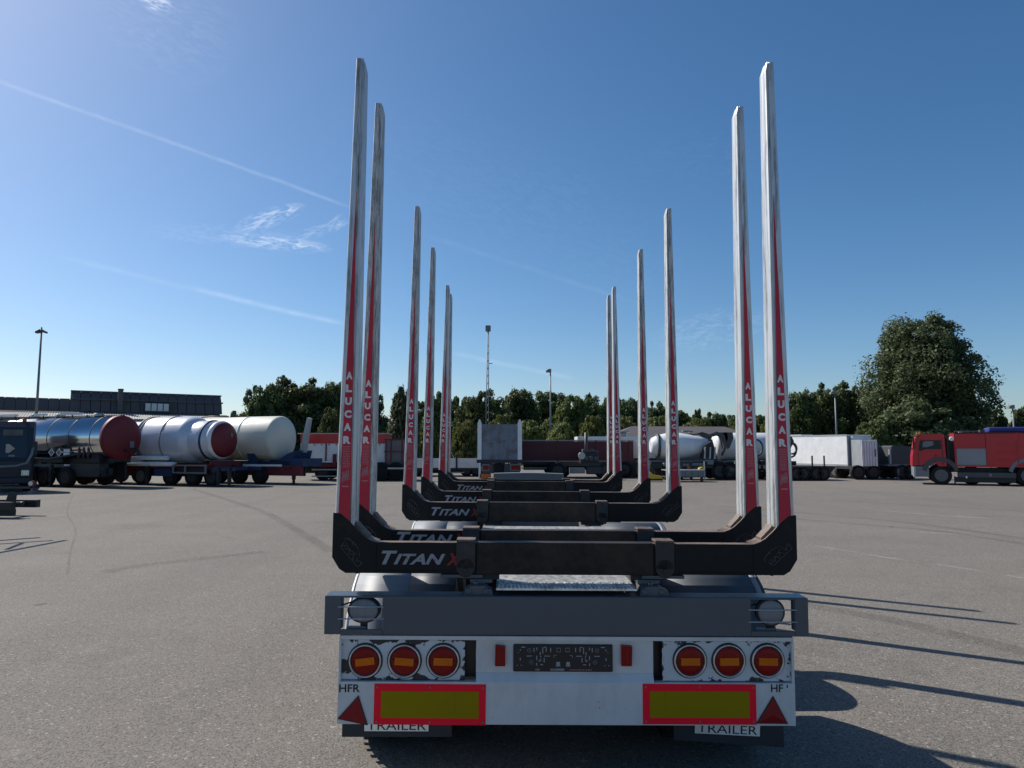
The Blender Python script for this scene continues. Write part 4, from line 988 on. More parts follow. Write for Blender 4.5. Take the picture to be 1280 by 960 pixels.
for a, c in ((604, 611), (639, 650)):
    b = MB(); V.B(b, a - 1.5, c + 1, 580, 589, .03, .1, 'mgrey'); V.B(b, a, c, 582, 587.5, .0, .03, 'lens_red'); b.build('tail_lamp', T)
V.part('number_plate', 600, 614, 592.5, 598, -.05, 0, 'orange'); V.part('marker_post', 598.5, 601, 578, 600, -.05, .05, 'white')
V.part('spare_wheel', 617, 630, 580, 591, -.05, .1, 'tyre', .1)
for s in (606, 643): wheel(T, V.x(s), 1.5, .48, .48, .5, 1, 'x', low=True); wheel(T, V.x(s), 2.9, .48, .48, .5, 1, 'x', low=True)
# --- maroon drop body
V = Veh('maroon_body_trailer', 'long maroon ribbed dropside body right of the tipper', 'trailer', 720, 44)
T = V.t
pan = (652, 697, 745, 792)
for a, c in zip(pan, pan[1:]): V.part('side_panel', a + .4, c - .4, 552, 576.5, 0, .08, 'maroon')
for py in (556, 561, 566, 571): 
    b = MB(); V.B(b, 653, 791, py, py + 1.2, -.04, 0, 'maroon'); b.build('rib', T)
for a in (652.5, 697, 745, 786): V.part('post', a - .7, a + .7, 551, 577, -.06, .0, 'maroon')
V.part('top_rail', 652, 792, 550.4, 551.8, -.05, .12, 'wood')
b = MB(); V.B(b, 652, 792, 577, 581, -.02, 2.4, 'black'); V.B(b, 655, 790, 581, 588, .7, 1.7, 'black'); V.B(b, 770, 795, 575, 600, .2, 2, 'black'); b.build('chassis', T)
b = MB(); V.B(b, 652, 685, 584.5, 586, -.05, .0, 'wood'); V.B(b, 684, 686, 584.5, 592, -.05, 0, 'wood'); b.build('side_guard', T)
V.wheels((692, 703, 765, 780), .5, .1, 'rimd')
# --- engine unit on dark chassis
V = Veh('engine_chassis', 'dark truck chassis with bare engine and tall exhaust stack before the maroon body', 'truck chassis', 735, 41.5)
T = V.t
b = MB(); V.B(b, 726, 748, 566, 580, .1, 1.2, 'black'); V.B(b, 729, 744, 562, 566, .2, 1.0, 'dgrey'); V.B(b, 744, 749, 564, 578, .3, .9, 'dgrey')
for px in (728, 733, 739, 745): b.cyl((V.x(px), -.05, V.z(573)), (V.x(px), .15, V.z(573)), .13, n=12, k='dgrey')
b.build('engine', T, bevel=.03)
b = MB(); b.cyl((V.x(727), -.1, V.z(570)), (V.x(727), .1, V.z(570)), .2, n=16, k='galv'); b.build('air_filter', T)
b = MB(); b.cyl((V.x(733.5), .3, V.z(576)), (V.x(733.5), .3, V.z(541)), .1, n=12, k='dgrey'); b.build('exhaust_stack', T)
b = MB(); V.B(b, 705, 760, 579, 583, 0, .15, 'black'); V.B(b, 705, 760, 579, 583, 1.5, 1.65, 'black'); b.build('chassis', T)
V.part('fuel_tank', 733, 752, 583, 593, -.1, .5, 'navy', .05); V.part('step_box', 712, 731, 585, 592, -.05, .4, 'mgrey', .02)
V.wheels((697, 758), .5, .1, 'rimd')
b = MB(); b.add([(V.x(712), -1.6, .03), (V.x(758), -1.6, .03), (V.x(757), .2, .03), (V.x(718), .2, .03), (V.x(712), -1.6, 0), (V.x(758), -1.6, 0), (V.x(757), .2, 0), (V.x(718), .2, 0)], [(0, 1, 2, 3), (4, 5, 1, 0), (5, 6, 2, 1), (7, 4, 0, 3), (6, 7, 3, 2)], 'wood')
bo = b.build('steel_sheet', loc=tuple(T.location)); tag(bo, 'pale flat sheet lying on the asphalt by the engine chassis', 'sheet')
# --- white vehicles behind
V = Veh('box_trailer', 'long pale grey box trailer behind the maroon body', 'trailer', 770, 55)
V.part('box', 722, 822, 546, 572, 0, 2.5, 'white'); V.part('end_panel', 722.5, 733, 546.5, 571, -.05, 0, 'cream')
b = MB(); V.B(b, 722, 822, 572, 577, .2, 2.3, 'black'); b.build('chassis', V.t); V.wheels((740, 805), .5, .2)
b = MB(); b.cyl((V.x(779), .3, V.z(546)), (V.x(779), .3, V.z(541)), .3, n=12, k='galv'); b.cyl((V.x(779), .3, V.z(541)), (V.x(779), .3, V.z(539)), .55, n=12, k='galv'); b.build('roof_vent', V.t)
V = Veh('box_van', 'small grey blue box body between the right stakes left of the mixer drum', 'truck', 812, 45)
V.part('box', 787, 819, 551, 573, 0, 2.2, 'sleeve'); V.part('front_panel', 787, 795, 552, 571, -.06, 0, 'cream')
b = MB(); V.B(b, 786, 822, 573, 586, .2, 2, 'black'); V.B(b, 788, 822, 576, 579, -.05, .2, 'mgrey'); b.build('chassis', V.t); V.wheels((795, 812), .5, .15)
# --- concrete mixers / vacuum tank
def mixer(V, xa, xb, ztop, zbot, label_end):
    T = V.t; cz = (V.z(ztop) + V.z(zbot)) / 2; r = (V.z(ztop) - V.z(zbot)) / 2; x0, x1 = V.x(xa), V.x(xb)
    b = MB(); Lx = x1 - x0
    b.lathe([(x0, r * .45), (x0 + .1, r * .62), (x0 + Lx * .12, r * .82), (x0 + Lx * .3, r), (x0 + Lx * .5, r), (x0 + Lx * .85, r * .72), (x1, r * .5)], (0, 1.2, cz), 'x', 'white', 48); o = b.build('drum', T)
    b = MB(); b.lathe([(x0 + Lx * .10, r * .85), (x0 + Lx * .10, r * .92), (x0 + Lx * .14, r * .94), (x0 + Lx * .14, r * .8)], (0, 1.2, cz), 'x', 'dgrey', 40); b.build('drum_ring', o)
    b = MB(); b.box(x0 - .1, x1 + .3, .5, 1.9, V.z(zbot) - .35, V.z(zbot) - .1, 'black'); b.box(x0 - .2, x1 + .5, .2, .35, V.z(zbot) - .5, V.z(zbot) - .25, 'black')
    b.prism([(x1 - .1, V.z(zbot) - .2), (x1 + .5, V.z(zbot) - .2), (x1 + .15, cz + r * .5), (x1 - .1, cz + r * .5)], .9, 1.5, 'dgrey'); b.build('chassis', T)
    return r, cz
V = Veh('mixer_trailer', 'white concrete mixer drum with dark ring between the right stakes', 'concrete mixer', 860, 41)
r, cz = mixer(V, 818, 893, 541, 575, '')
T = V.t
b = MB()
x = V.x(890)
b.prism([(x - .5, V.z(575)), (x - .35, V.z(557)), (x + .1, V.z(552)), (x + .3, V.z(575)), (x + .1, V.z(575)), (x - .05, V.z(560)), (x - .2, V.z(575))], .3, .9, 'black')
b.tube([(x - .6, .6, V.z(542)), (x - .2, .5, V.z(546)), (x + .4, .5, V.z(543)), (x + .8, .5, V.z(546)), (x + .9, .5, V.z(560)), (x + .7, .5, V.z(570))], [.09, .1, .1, .12, .1, .05], k='dgrey')
b.build('chute', T)
for q in (-.42, -.12, .16): b = MB(); b.prism([(x + q, V.z(574)), (x + q + .06, V.z(560)), (x + q + .13, V.z(559)), (x + q + .1, V.z(574))], .22, .3, 'galv'); b.build('chute_highlight', T)  # pale strips put in as highlights on the dark chute
b = MB(); b.tube([(x - 1.2, .6, V.z(541)), (x - .9, .5, V.z(544)), (x - .4, .5, V.z(541)), (x, .5, V.z(544)), (x + .5, .5, V.z(540.5))], .05, k='dgrey'); b.build('hose', T)
V.wheels((838, 848, 900, 912), .5, .3, 'rimd')
V.part('mud_wing', 830, 880, 579, 583, .1, 1.9, 'mgrey', .03)
V.part('dark_backing', 822, 922, 582, 597, .9, 1.0, 'black'); clutter(V.t, V.x(822), V.x(918), .35, 1.15, 16, ('black', 'dgrey', 'mgrey'), -.1, .5)  # black sheet added below the drum to shut out light
V = Veh('vacuum_tank_truck', 'white tank truck with dark hanging hose loops left of the box trailer', 'tank truck', 945, 42)
T = V.t; cz = (V.z(541) + V.z(576)) / 2; r = (V.z(541) - V.z(576)) / 2
b = MB(); b.lathe(tank_profile(V.x(897), V.x(988), r, .3), (0, 1.2, cz), 'x', 'white', 48); b.build('tank', T)
b = MB(); b.box(V.x(895), V.x(1000), .6, 1.8, cz - r - .35, cz - r - .05, 'black'); b.box(V.x(900), V.x(995), .1, .5, .45, cz - r - .1, 'black'); b.box(V.x(940), V.x(965), -.02, .1, .5, .9, 'dgrey'); b.build('chassis', T)
for px in (903, 910, 935, 975): 
    b = MB(); x = V.x(px); b.prism([(x - .25, V.z(541)), (x + .3, V.z(541)), (x + .35, V.z(548)), (x + .1, V.z(560)), (x - .02, V.z(562)), (x - .1, V.z(552))], .0, .15, 'dgrey'); b.build('hanging_cloth', T)
for cx, cy, ra in ((988, 563, 7), (990, 561, 5.5), (945, 560, 8)):
    b = MB(); b.tube([(V.x(cx) + ra * V.m * math.cos(a), -.05, V.z(cy) + ra * 1.25 * V.m * math.sin(a)) for a in [k * .45 - 1.8 for k in range(11)]], .055, k='dgrey'); b.build('hose_loop', T)
b = MB(); b.prism([(V.x(983), V.z(548)), (V.x(990), V.z(546)), (V.x(993), V.z(552)), (V.x(988), V.z(562)), (V.x(984), V.z(566))], .0, .3, 'mudguardd'); b.build('pump_unit', T)
V.wheels((905, 918, 950, 975), .5, .2, 'rimd')
V.part('dark_backing', 897, 990, 578, 597, .9, 1.0, 'black'); clutter(V.t, V.x(897), V.x(985), .35, 1.2, 18, ('black', 'dgrey', 'mgrey'), -.2, .4)  # black sheet added under this tank as well, closes the light gap
# grey low crates and yellow bits
V = Veh('low_flat_rack', 'low grey slatted rack on legs with corner post under the mixer drum', 'rack', 855, 38.5)
for i in range(6): V.part('side_slat', 832 + i * 8.1, 839.6 + i * 8.1, 588.5, 596, 0, .06, 'mgrey')
b = MB(); V.B(b, 832, 881, 587.6, 588.6, -.02, 1.2, 'galv'); V.B(b, 832, 881, 596, 597, -.02, 1.2, 'dgrey'); b.build('frame', V.t)
V.part('corner_post', 879.5, 880.6, 577, 600, -.02, .05, 'galv'); V.part('foot', 875, 878, 596.5, 602, 0, .1, 'black'); V.part('foot', 836, 839, 596.5, 602, 0, .1, 'black')
V = Veh('yellow_bucket', 'yellow machine bucket lying on the grey rack', 'bucket', 876, 39.1)
b = MB(); b.prism([(V.x(871), V.z(591)), (V.x(879), V.z(591)), (V.x(878), V.z(584)), (V.x(874), V.z(585))], 0, .4, 'yellow'); b.build('bucket_shell', V.t)
b = MB(); b.prism([(V.x(872), V.z(587)), (V.x(875), V.z(585)), (V.x(874.6), V.z(590)), (V.x(872), V.z(590))], -.03, 0, 'white'); b.build('sticker', V.t)
V.t.location.z = 0
V = Veh('yellow_attachment', 'yellow steel attachment on the ground left of the grey rack', 'machine part', 816, 38.6)
b = MB(); b.prism([(V.x(804), V.z(599)), (V.x(828), V.z(598.5)), (V.x(826), V.z(595)), (V.x(818), V.z(594)), (V.x(812), V.z(590)), (V.x(808), V.z(594))], 0, .5, 'yellow'); V.B(b, 806, 828, 599, 601, 0, .6, 'black'); b.build('attachment_body', V.t)
V = Veh('orange_lamp_frame', 'dark frame with round orange lamp under the mixer drum', 'frame', 858, 39.6)
b = MB(); V.B(b, 848, 866, 577, 580, 0, .2, 'black'); V.B(b, 850, 853, 580, 600, 0, .2, 'black'); V.B(b, 862, 865, 580, 600, 0, .2, 'black'); b.build('stand', V.t)
b = MB(); b.lathe([(-.06, .1), (-.08, .02)], (V.x(860), 0, V.z(585)), 'y', 'orange', 14); b.build('lamp', V.t)
# --- dark low trailer with stakes in front of the white box
V = Veh('low_trailer', 'low black flat trailer with two thin upright stakes before the white box trailer', 'trailer', 1000, 40)
T = V.t
b = MB(); V.B(b, 960, 1030, 583, 587, 0, 2.3, 'black'); V.B(b, 962, 1042, 587, 590.5, .3, 2, 'black'); b.prism([(V.x(1028), V.z(583)), (V.x(1046), V.z(584)), (V.x(1041), V.z(590)), (V.x(1028), V.z(592))], .2, 2.1, 'black'); b.build('deck', T)
for px in (1015, 1030): V.part('upright_stake', px - .7, px + .7, 570, 584, 0, .08, 'black')
V.wheels((995, 1003, 1020, 1028), .40, .1, 'rimd'); V.part('rear_beam', 985, 991, 583, 599, -.04, .2, 'redch')
# --- white box trailer, angled so its long side takes the sun
ph = R(-68)
c0 = W(1059, 560, 42.5)
T = thing('white_box_trailer', 'bright white box trailer with cooling unit on its front left of the red truck', 'box trailer', (c0.x, 42.5, 0), ph)
mm = 42.5 / FPX; gz = 480 + FPX * math.tan(PITCH + math.atan(CAM_H / 42.5)); zt_ = (gz - 544) * mm; zb_ = (gz - 583) * mm
b = MB(); b.box(-6.6, 0, 0, 2.0, zb_, zt_, 'white'); b.build('box_body', T, bevel=.03)
b = MB(); b.box(-6.6, .02, -.03, 0, zb_ - .02, zb_ + .1, 'galv'); b.box(-6.6, .02, -.02, .0, zt_ - .06, zt_ + .02, 'galv'); b.build('edge_trim', T)
b = MB(); b.box(-5.2, -4.0, .4, 1.4, zt_, zt_ + .09, 'galv'); b.build('roof_hatch', T)
b = MB(); b.box(-.0, .02, .02, 1.98, zb_ + .05, zt_ - .05, 'mudguard'); b.box(.02, .18, .25, 1.8, zb_ + .35, zt_ - .1, 'white'); b.build('cooling_unit', T, bevel=.02)
for i in range(5): b = MB(); b.box(.18, .2, .45, .85, zt_ - .85 + i * .12, zt_ - .79 + i * .12, 'dgrey'); b.build('vent_slat', T)
b = MB(); b.box(-6.4, -.3, .2, 1.8, zb_ - .3, zb_ - .02, 'black'); b.build('chassis', T)
for x in (-5.4, -4.4, -1.0): wheel(T, x, .15, .45, .45, .3, -1, 'y', 'rim', low=True); wheel(T, x, 1.85, .45, .45, .3, 1, 'y', 'rim', low=True)
# corrugated white container on trailer
V = Veh('container_trailer', 'small white corrugated container on a drawbar chassis right of the white box trailer', 'container', 1088, 41.2)
T = V.t
for i in range(6): V.part('corrugated_panel', 1077 + i * 3.35, 1077 + i * 3.35 + 2.7, 550.5, 583, 0, .06, 'white')
V.part('back_skin', 1076.5, 1097.3, 550, 583.5, .06, 2.3, 'galv'); V.part('door_handle', 1093, 1094, 562, 571, -.05, 0, 'dgrey')
b = MB(); V.B(b, 1065, 1098, 583.5, 587, 0, 2.1, 'black'); V.B(b, 1097, 1112, 589, 591, .8, 1.0, 'black'); b.build('chassis', T)
V.wheels((1072, 1091), .42, .15, 'rimd'); V.part('drawbar_foot', 1101, 1104, 591, 598, .8, 1.0, 'black')
# grey tipper box
V = Veh('grey_tipper_truck', 'dark grey open tipper box behind the red truck cab', 'tipper', 1128, 41.5)
T = V.t
b = MB(); b.prism([(V.x(1112), V.z(581)), (V.x(1114), V.z(559)), (V.x(1116), V.z(557.5)), (V.x(1150), V.z(559)), (V.x(1150), V.z(581))], 0, 2.2, 'dgrey'); b.build('body', T)
V.part('tail_post', 1111, 1113, 562, 581, -.05, .1, 'galv')
b = MB(); V.B(b, 1108, 1150, 580.5, 583, -.05, 2.2, 'mgrey'); V.B(b, 1112, 1150, 583, 588, .5, 1.7, 'black'); b.build('deck', T)
V.wheels((1126, 1136), .45, .1, 'rimd'); V.part('leg', 1119, 1122, 586, 599, -.05, .1, 'mgrey')

# ================================================================ RED FIRE/TANK TRUCK
V = Veh('red_truck', 'red heavy truck with grey roller shutter and red tank body at the right edge', 'truck', 1141, 36.0, R(-27))
T = V.t; X = V.x; Z = V.z
cab = [(1139.5, 583), (1140, 572), (1142, 560), (1144.5, 549), (1147, 545), (1151, 543.5), (1178, 543), (1181, 545), (1182.5, 583), (1172, 583), (1170, 580), (1160, 580)]
b = MB(); b.prism([(X(a), Z(c)) for a, c in cab], 0, 2.3, 'red'); b.build('cab', T, bevel=.04)
b = MB(); b.prism([(X(a), Z(c)) for a, c in ((1148, 562.5), (1150, 551), (1176, 551), (1176.5, 562), (1157, 562.5), (1150.5, 565.5))], -.012, -.002, 'lampbk'); b.build('side_window', T)
b = MB(); b.prism([(X(a), Z(c)) for a, c in ((1153, 559.5), (1154, 553), (1158, 552), (1167, 552.5), (1167, 557), (1159, 559.5))], -.016, -.012, 'mgrey'); b.build('window_view', T)  # grey patch painted in for light seen through the cab
b = MB(); b.prism([(X(a), Z(c)) for a, c in ((1146.0, 565.5), (1147.3, 566.5), (1157.3, 563.6), (1178, 563.2), (1178, 562), (1157, 562.2), (1148.5, 565))], -.02, -.002, 'red')
b.box(X(1177), X(1178), -.015, -.002, Z(581), Z(550), 'maroon'); b.box(X(1147), X(1147.7), -.015, -.002, Z(581), Z(566), 'maroon'); b.box(X(1168), X(1170), -.03, -.002, Z(571), Z(569), 'black'); b.build('door_trim', T)
b = MB(); b.add([(X(1141.2), .15, Z(563)), (X(1145), .2, Z(549.5)), (X(1145), 2.1, Z(549.5)), (X(1141.2), 2.15, Z(563))], [(0, 1, 2, 3)], 'glass'); b.build('windscreen', T)
b = MB(); b.box(X(1141), X(1143), -.22, -.05, Z(562), Z(548), 'black'); b.box(X(1142), X(1150), -.1, -.04, Z(546.5), Z(545.5), 'black'); b.build('mirror', T)
for px in (1148, 1151): b = MB(); b.cyl((X(px), .4, Z(543.5)), (X(px), .4, Z(541.5)), .05, n=8, k='orange'); b.build('beacon', T)
b = MB(); V.B(b, 1140.5, 1160, 583, 596, .0, 2.3, 'mgrey'); V.B(b, 1140.3, 1143.5, 584, 597, -.02, .3, 'galv'); b.build('front_bumper', T, bevel=.03)
arc = [(X(1174) + .80 * math.cos(a), .62 + .74 * math.sin(a)) for a in [R(170 - 160 * k / 12) for k in range(13)]]
ari = [(X(1174) + .62 * math.cos(a), .56 + .60 * math.sin(a)) for a in [R(170 - 160 * k / 12) for k in range(13)]]
b = MB()
for k in range(12): b.prism([arc[k], arc[k + 1], ari[k + 1], ari[k]], -.03, .5, 'dgrey')
b.build('wheel_arch', T)
wheel(T, X(1175), .18, .47, .47, .32, -1, 'y', 'rim', low=True)
V.part('cab_gap', 1182.5, 1193, 549, 590, .3, 2.0, 'black'); V.part('air_pipe', 1184, 1186, 546, 584, .05, .2, 'black')
b = MB(); b.lathe([(-.08, .09), (-.02, .11), (.04, .07)], (X(1190), -.0, Z(549.5)), 'y', 'white', 14); b.build('work_lamp', T)
# tank body
V.part('body_panel', 1193, 1232, 543.5, 561, 0, .08, 'red'); b = MB(); V.B(b, 1193, 1330, 543, 583, .08, 2.35, 'red'); b.build('tank_body', T)
V.part('body_panel', 1232.6, 1271.5, 543.5, 583, -.01, .08, 'red'); V.part('body_panel', 1272.2, 1330, 543.5, 583, -.02, .08, 'red')
V.part('body_panel', 1193, 1195.3, 561.3, 583, 0, .08, 'red')
sh = MB(); V.B(sh, 1195.5, 1232.2, 561.3, 581.3, .03, .08, 'galv'); sho = sh.build('roller_shutter', T)
for i in range(9): b = MB(); V.B(b, 1195.7, 1232, 561.6 + i * 2.18, 563.3 + i * 2.18, .012, .03, 'mudguard'); b.build('slat', sho)
V.part('body_sill', 1193, 1330, 581.6, 583.4, -.04, .03, 'red')
for py in (556.5, 565.5, 574.5): V.part('rib', 1247, 1271, py, py + 1.3, -.05, -.01, 'red')
V.part('rib', 1271, 1272.3, 543, 583, -.05, -.01, 'red')
b = MB(); V.B(b, 1193, 1280, 541.8, 543, 0, 2.3, 'maroon'); V.B(b, 1194, 1224, 539.8, 540.6, .1, .14, 'mgrey')
for px in range(1194, 1226, 6): V.B(b, px, px + .6, 540.5, 543, .1, .14, 'mgrey')
V.B(b, 1227, 1233, 538.5, 542, .2, .5, 'dgrey'); V.B(b, 1200, 1204, 540.5, 542, .2, .4, 'white'); b.build('roof_rail', T)
V.part('roof_cover', 1238, 1330, 535.5, 541.5, .3, 2.0, 'tarpblue', .06)
b = MB(); V.B(b, 1182, 1330, 585, 590, .4, 1.8, 'black'); b.build('chassis', T)
b = MB(); V.B(b, 1196, 1268, 590, 596, -.05, .4, 'dgrey'); V.B(b, 1192, 1268, 596, 602, .05, .5, 'black'); V.B(b, 1234, 1238, 591, 594.5, -.07, -.05, 'mgrey'); b.build('side_skirt', T, bevel=.02)
for px in (1215, 1256): wheel(T, X(px), .9, .47, .47, .32, -1, 'y', 'rimd', low=True)
arc = [(X(1284.5) + .80 * math.cos(a), .62 + .74 * math.sin(a)) for a in [R(172 - 164 * k / 12) for k in range(13)]]
ari = [(X(1284.5) + .66 * math.cos(a), .56 + .62 * math.sin(a)) for a in [R(172 - 164 * k / 12) for k in range(13)]]
b = MB()
for k in range(12): b.prism([arc[k], arc[k + 1], ari[k + 1], ari[k]], -.05, .5, 'mgrey')
b.build('wheel_arch', T)
for px in (1284, 1318): wheel(T, X(px), .18, .5, .5, .32, -1, 'y', 'rim', low=True)
for px in (1175, 1284, 1318): wheel(T, X(px), 2.1, .48, .48, .32, 1, 'y', 'rimd', low=True)
V.part('step', 1191, 1192.5, 595, 606, 0, .2, 'black'); V.part('spot_lamp', 1205, 1207, 594.5, 597, -.06, 0, 'white')

# ================================================================ BUILDINGS
P0 = W(-120, 560, 56.5); P1 = W(277, 560, 68.5)
ang = math.atan2(P1.y - P0.y, P1.x - P0.x); LEN = (P1 - P0).length
T = thing('workshop_building', 'long workshop with dark panelled roof and skylight behind the tankers', 'building', (P0.x, P0.y, 0), ang)
def sx(px):   # distance along the facade of a pixel column
    r = ray(px, 560); d = Vector((math.cos(ang), math.sin(ang)))
    # solve P0 + s d = t r
    A = np.array([[d.x, -r.x], [d.y, -r.y]]); return float(np.linalg.solve(A, [-P0.x, -P0.y])[0])
def hz_(px, py):
    s = sx(px); y = P0.y + s * math.sin(ang); return W(px, py, y).z
zE = hz_(100, 514); zTopL = hz_(85, 498); zTopH = hz_(180, 491.5)
b = MB(); b.box(0, LEN - .2, .3, 14, 0, zE, 'brick'); b.build('wall', T)
b = MB(); b.box(-.5, sx(283), -4.2, .3, 0, hz_(150, 527) , 'brick'); b.build('low_wing', T)
zl0, zl1 = hz_(150, 526), zE
rb = MB(); n = 130; Lw = sx(283) + .5   # corrugated fibre-cement roof of the low wing
vs = []; fs = []
for i in range(n * 2 + 1):
    x = -.5 + Lw * i / (2 * n); o_ = .05 if i % 2 else 0.0
    vs += [(x, -4.5, zl0 + o_), (x, .28, zl1 - .1 + o_)]
for i in range(2 * n): fs.append((2 * i, 2 * i + 2, 2 * i + 3, 2 * i + 1))
rb.add(vs, fs, 'roofcement'); rb.box(-.5, Lw - .5, -4.5, -4.4, zl0 - .25, zl0 - .01, 'mgrey'); rb.build('corrugated_roof', T)
# dark standing panels, leaning back; sky-lit mansard
x = 0.0; pw = .78; sHi = sx(86)
i = 0
while x < LEN - .1:
    w_ = min(pw, LEN - x) - .05
    hi = x + w_ / 2 > sHi
    rows = ((zE, zTopL, -.05, .5), (zTopL + .04, zTopH, .55, 1.2)) if hi else ((zE, zTopL, -.05, .5),)
    for (za, zb2, ya, yb2) in rows:
        b = MB(); jz = random.uniform(-.01, .01)
        b.add([(x, ya, za), (x + w_, ya, za), (x + w_, yb2, zb2 + jz), (x, yb2, zb2 + jz), (x, ya + .08, za), (x + w_, ya + .08, za), (x + w_, yb2 + .08, zb2), (x, yb2 + .08, zb2)],
              [(0, 1, 2, 3), (3, 2, 6, 7), (0, 3, 7, 4), (1, 5, 6, 2), (4, 7, 6, 5), (0, 4, 5, 1)], 'roofdark'); b.build('roof_panel', T)
    x += pw; i += 1
b = MB(); b.prism([(0, 0)] * 0 + [(0, zE), (LEN - .1, zE), (LEN - .1, zTopH - .02), (sHi, zTopH - .02), (sHi, zTopL - .02), (0, zTopL - .02)], 1.3, 13, 'roofdark'); b.build('roof', T)
b = MB(); b.box(sHi - .1, LEN + .05, .35, .62, zTopL - .05, zTopL + .07, 'dgrey'); b.box(sHi - .1, LEN, 1.1, 1.4, zTopH, zTopH + .12, 'dgrey'); b.build('gutter', T)
xa, xb = sx(178.5), sx(209); za, zb2 = hz_(190, 514.5), hz_(190, 504)
sk = MB(); sk.box(xa - .1, xb + .2, -.35, .2, za - .1, za, 'lampbk'); sk.box(xb, xb + .25, -.3, .2, za, zb2, 'lampbk'); sk.box(xa, xb, -.2, .2, za, zb2, 'lampbk'); sko = sk.build('skylight', T)
for i in range(4): b = MB(); w_ = (xb - xa) / 4; b.box(xa + i * w_ + .04, xa + (i + 1) * w_ - .04, -.24, -.21, za + .05, zb2 - .04, 'skylight'); b.build('pane', sko)
xc = sx(147.5); b = MB(); b.box(xc - .2, xc + .2, -.15, .5, zE, hz_(148, 487.5), 'dgrey'); b.cyl((xc, .1, hz_(148, 487.5)), (xc, .1, hz_(148, 486)), .25, n=10, k='dgrey'); b.build('chimney', T)
# vent on low roof further right
p = W(290.5, 560, 60); b = MB(); b.cyl((0, 0, 0), (0, 0, 5.0 - .6), .12, n=10, k='dgrey'); b.cyl((0, 0, 4.35), (0, 0, 4.95), .28, .2, n=12, k='dgrey')
tag(b.build('vent_pipe', loc=(p.x, 60, 0)), 'dark capped vent pipe right of the workshop roof', 'vent pipe')
# low dark roofed shed behind the mixers
T = thing('dark_shed', 'low dark roofed shed behind the mixer drum', 'building', (W(850, 560, 74).x, 74, 0))
mm = 74 / FPX; f = lambda px: (px - 850) * mm; zz = lambda py: CAM_H + (560 - py) * mm
b = MB(); b.box(f(775), f(935), 0, 9, 0, zz(546), 'dgrey'); b.build('wall', T)
b = MB(); b.add([(f(765), -.5, zz(546)), (f(945), -.5, zz(546)), (f(925), 5, zz(531.5)), (f(800), 5, zz(531)), (f(765), 9.5, zz(546)), (f(945), 9.5, zz(546))], [(0, 1, 2, 3), (1, 5, 2), (4, 0, 3), (5, 4, 3, 2)], 'roofdark'); b.box(f(860), f(872), 2.0, 2.6, zz(539), zz(537.5), 'galv'); b.build('roof', T)

# ================================================================ POLES
def pole(name, label, px, ytop, D, kind):
    p = W(px, 560, D); h = W(px, ytop, D).z
    T = thing(name, label, 'light pole' if kind != 'mast' else 'mast', (p.x, D, 0), 0)
    b = MB(); r = .11 if kind != 'mast' else .12
    if kind == 'mast':
        for dx in (-.3, .12): b.cyl((dx, 0, 0), (.06 + dx * .25, 0, h * .985), .065, .05, n=8, k='pole')
        for i in range(14): z = 2 + i * (h - 4) / 14; f_ = 1 - z / h; b.cyl((-.3 * f_, 0, z), (.12, 0, z + .7), .03, n=5, k='pole')
        b.build('mast_frame', T); c = MB(); c.box(-.33, .36, -.3, .3, h - .75, h + .0, 'mgrey'); c.build('floodlight', T, bevel=.06)
        c = MB(); c.cyl((.1, 0, h * .72), (.6, 0, h * .72), .05, n=6, k='pole'); c.build('cross_arm', T)
        return
    b.cyl((0, 0, 0), (0, 0, h), r, r * .6, n=10, k='pole'); b.build('post', T)
    s = -1
    if kind == 'double':
        for s in (-1, 1):
            c = MB(); c.lathe([(-.1, .04), (-.02, .25), (.0, .02)][::-1], (0, 0, 0), 'x', 'dgrey', 4) if False else None
            c.prism([(s * .05, h - .05), (s * .38, h - .22), (s * .35, h - .34), (s * .05, h - .26)], -.16, .16, 'dgrey'); c.build('lamp_head', T, bevel=.03)
        c = MB(); c.cyl((0, 0, h - .1), (0, 0, h + .12), .05, n=8, k='dgrey'); c.build('cap', T)
    else:
        c = MB(); c.prism([(.08, h + .06), (.08, h - .30), (-.5, h - .30), (-.45, h - .10), (-.18, h + .06)], -.2, .2, 'mgrey'); c.build('lamp_head', T, bevel=.05)
pole('light_pole', 'tall double headed light pole in front of the workshop at the far left', 43, 411, 52, 'double')
pole('floodlight_mast', 'thin twin legged mast with a square floodlight above the trees', 609.5, 407, 92, 'mast')
pole('light_pole', 'single light pole with lamp head on the left right of the mast', 688.5, 462, 76, 'single')
pole('light_pole', 'pale light pole before the trees behind the white box trailer', 1046.5, 489, 70, 'single')
pole('light_pole', 'short light pole at the far right edge above the red truck', 1269, 507, 70, 'single')

# chain link fence far right
p = W(1094, 560, 62); T = thing('wire_fence', 'low wire mesh fence on grass between container and grey tipper', 'fence', (p.x, 62, 0), 0)
for i in range(8): b = MB(); b.cyl((i * 2.0, 0, 0), (i * 2.0, 0, 1.7), .04, n=6, k='pole'); b.build('post', T)
b = MB()
for i in range(110): b.box(i * .13, i * .13 + .012, -.006, .006, .1, 1.6, 'galv')
for i in range(13): b.box(0, 14.2, -.010, -.006, .1 + i * .12, .112 + i * .12, 'galv')
o = b.build('wire_mesh', T); o['kind'] = 'stuff'

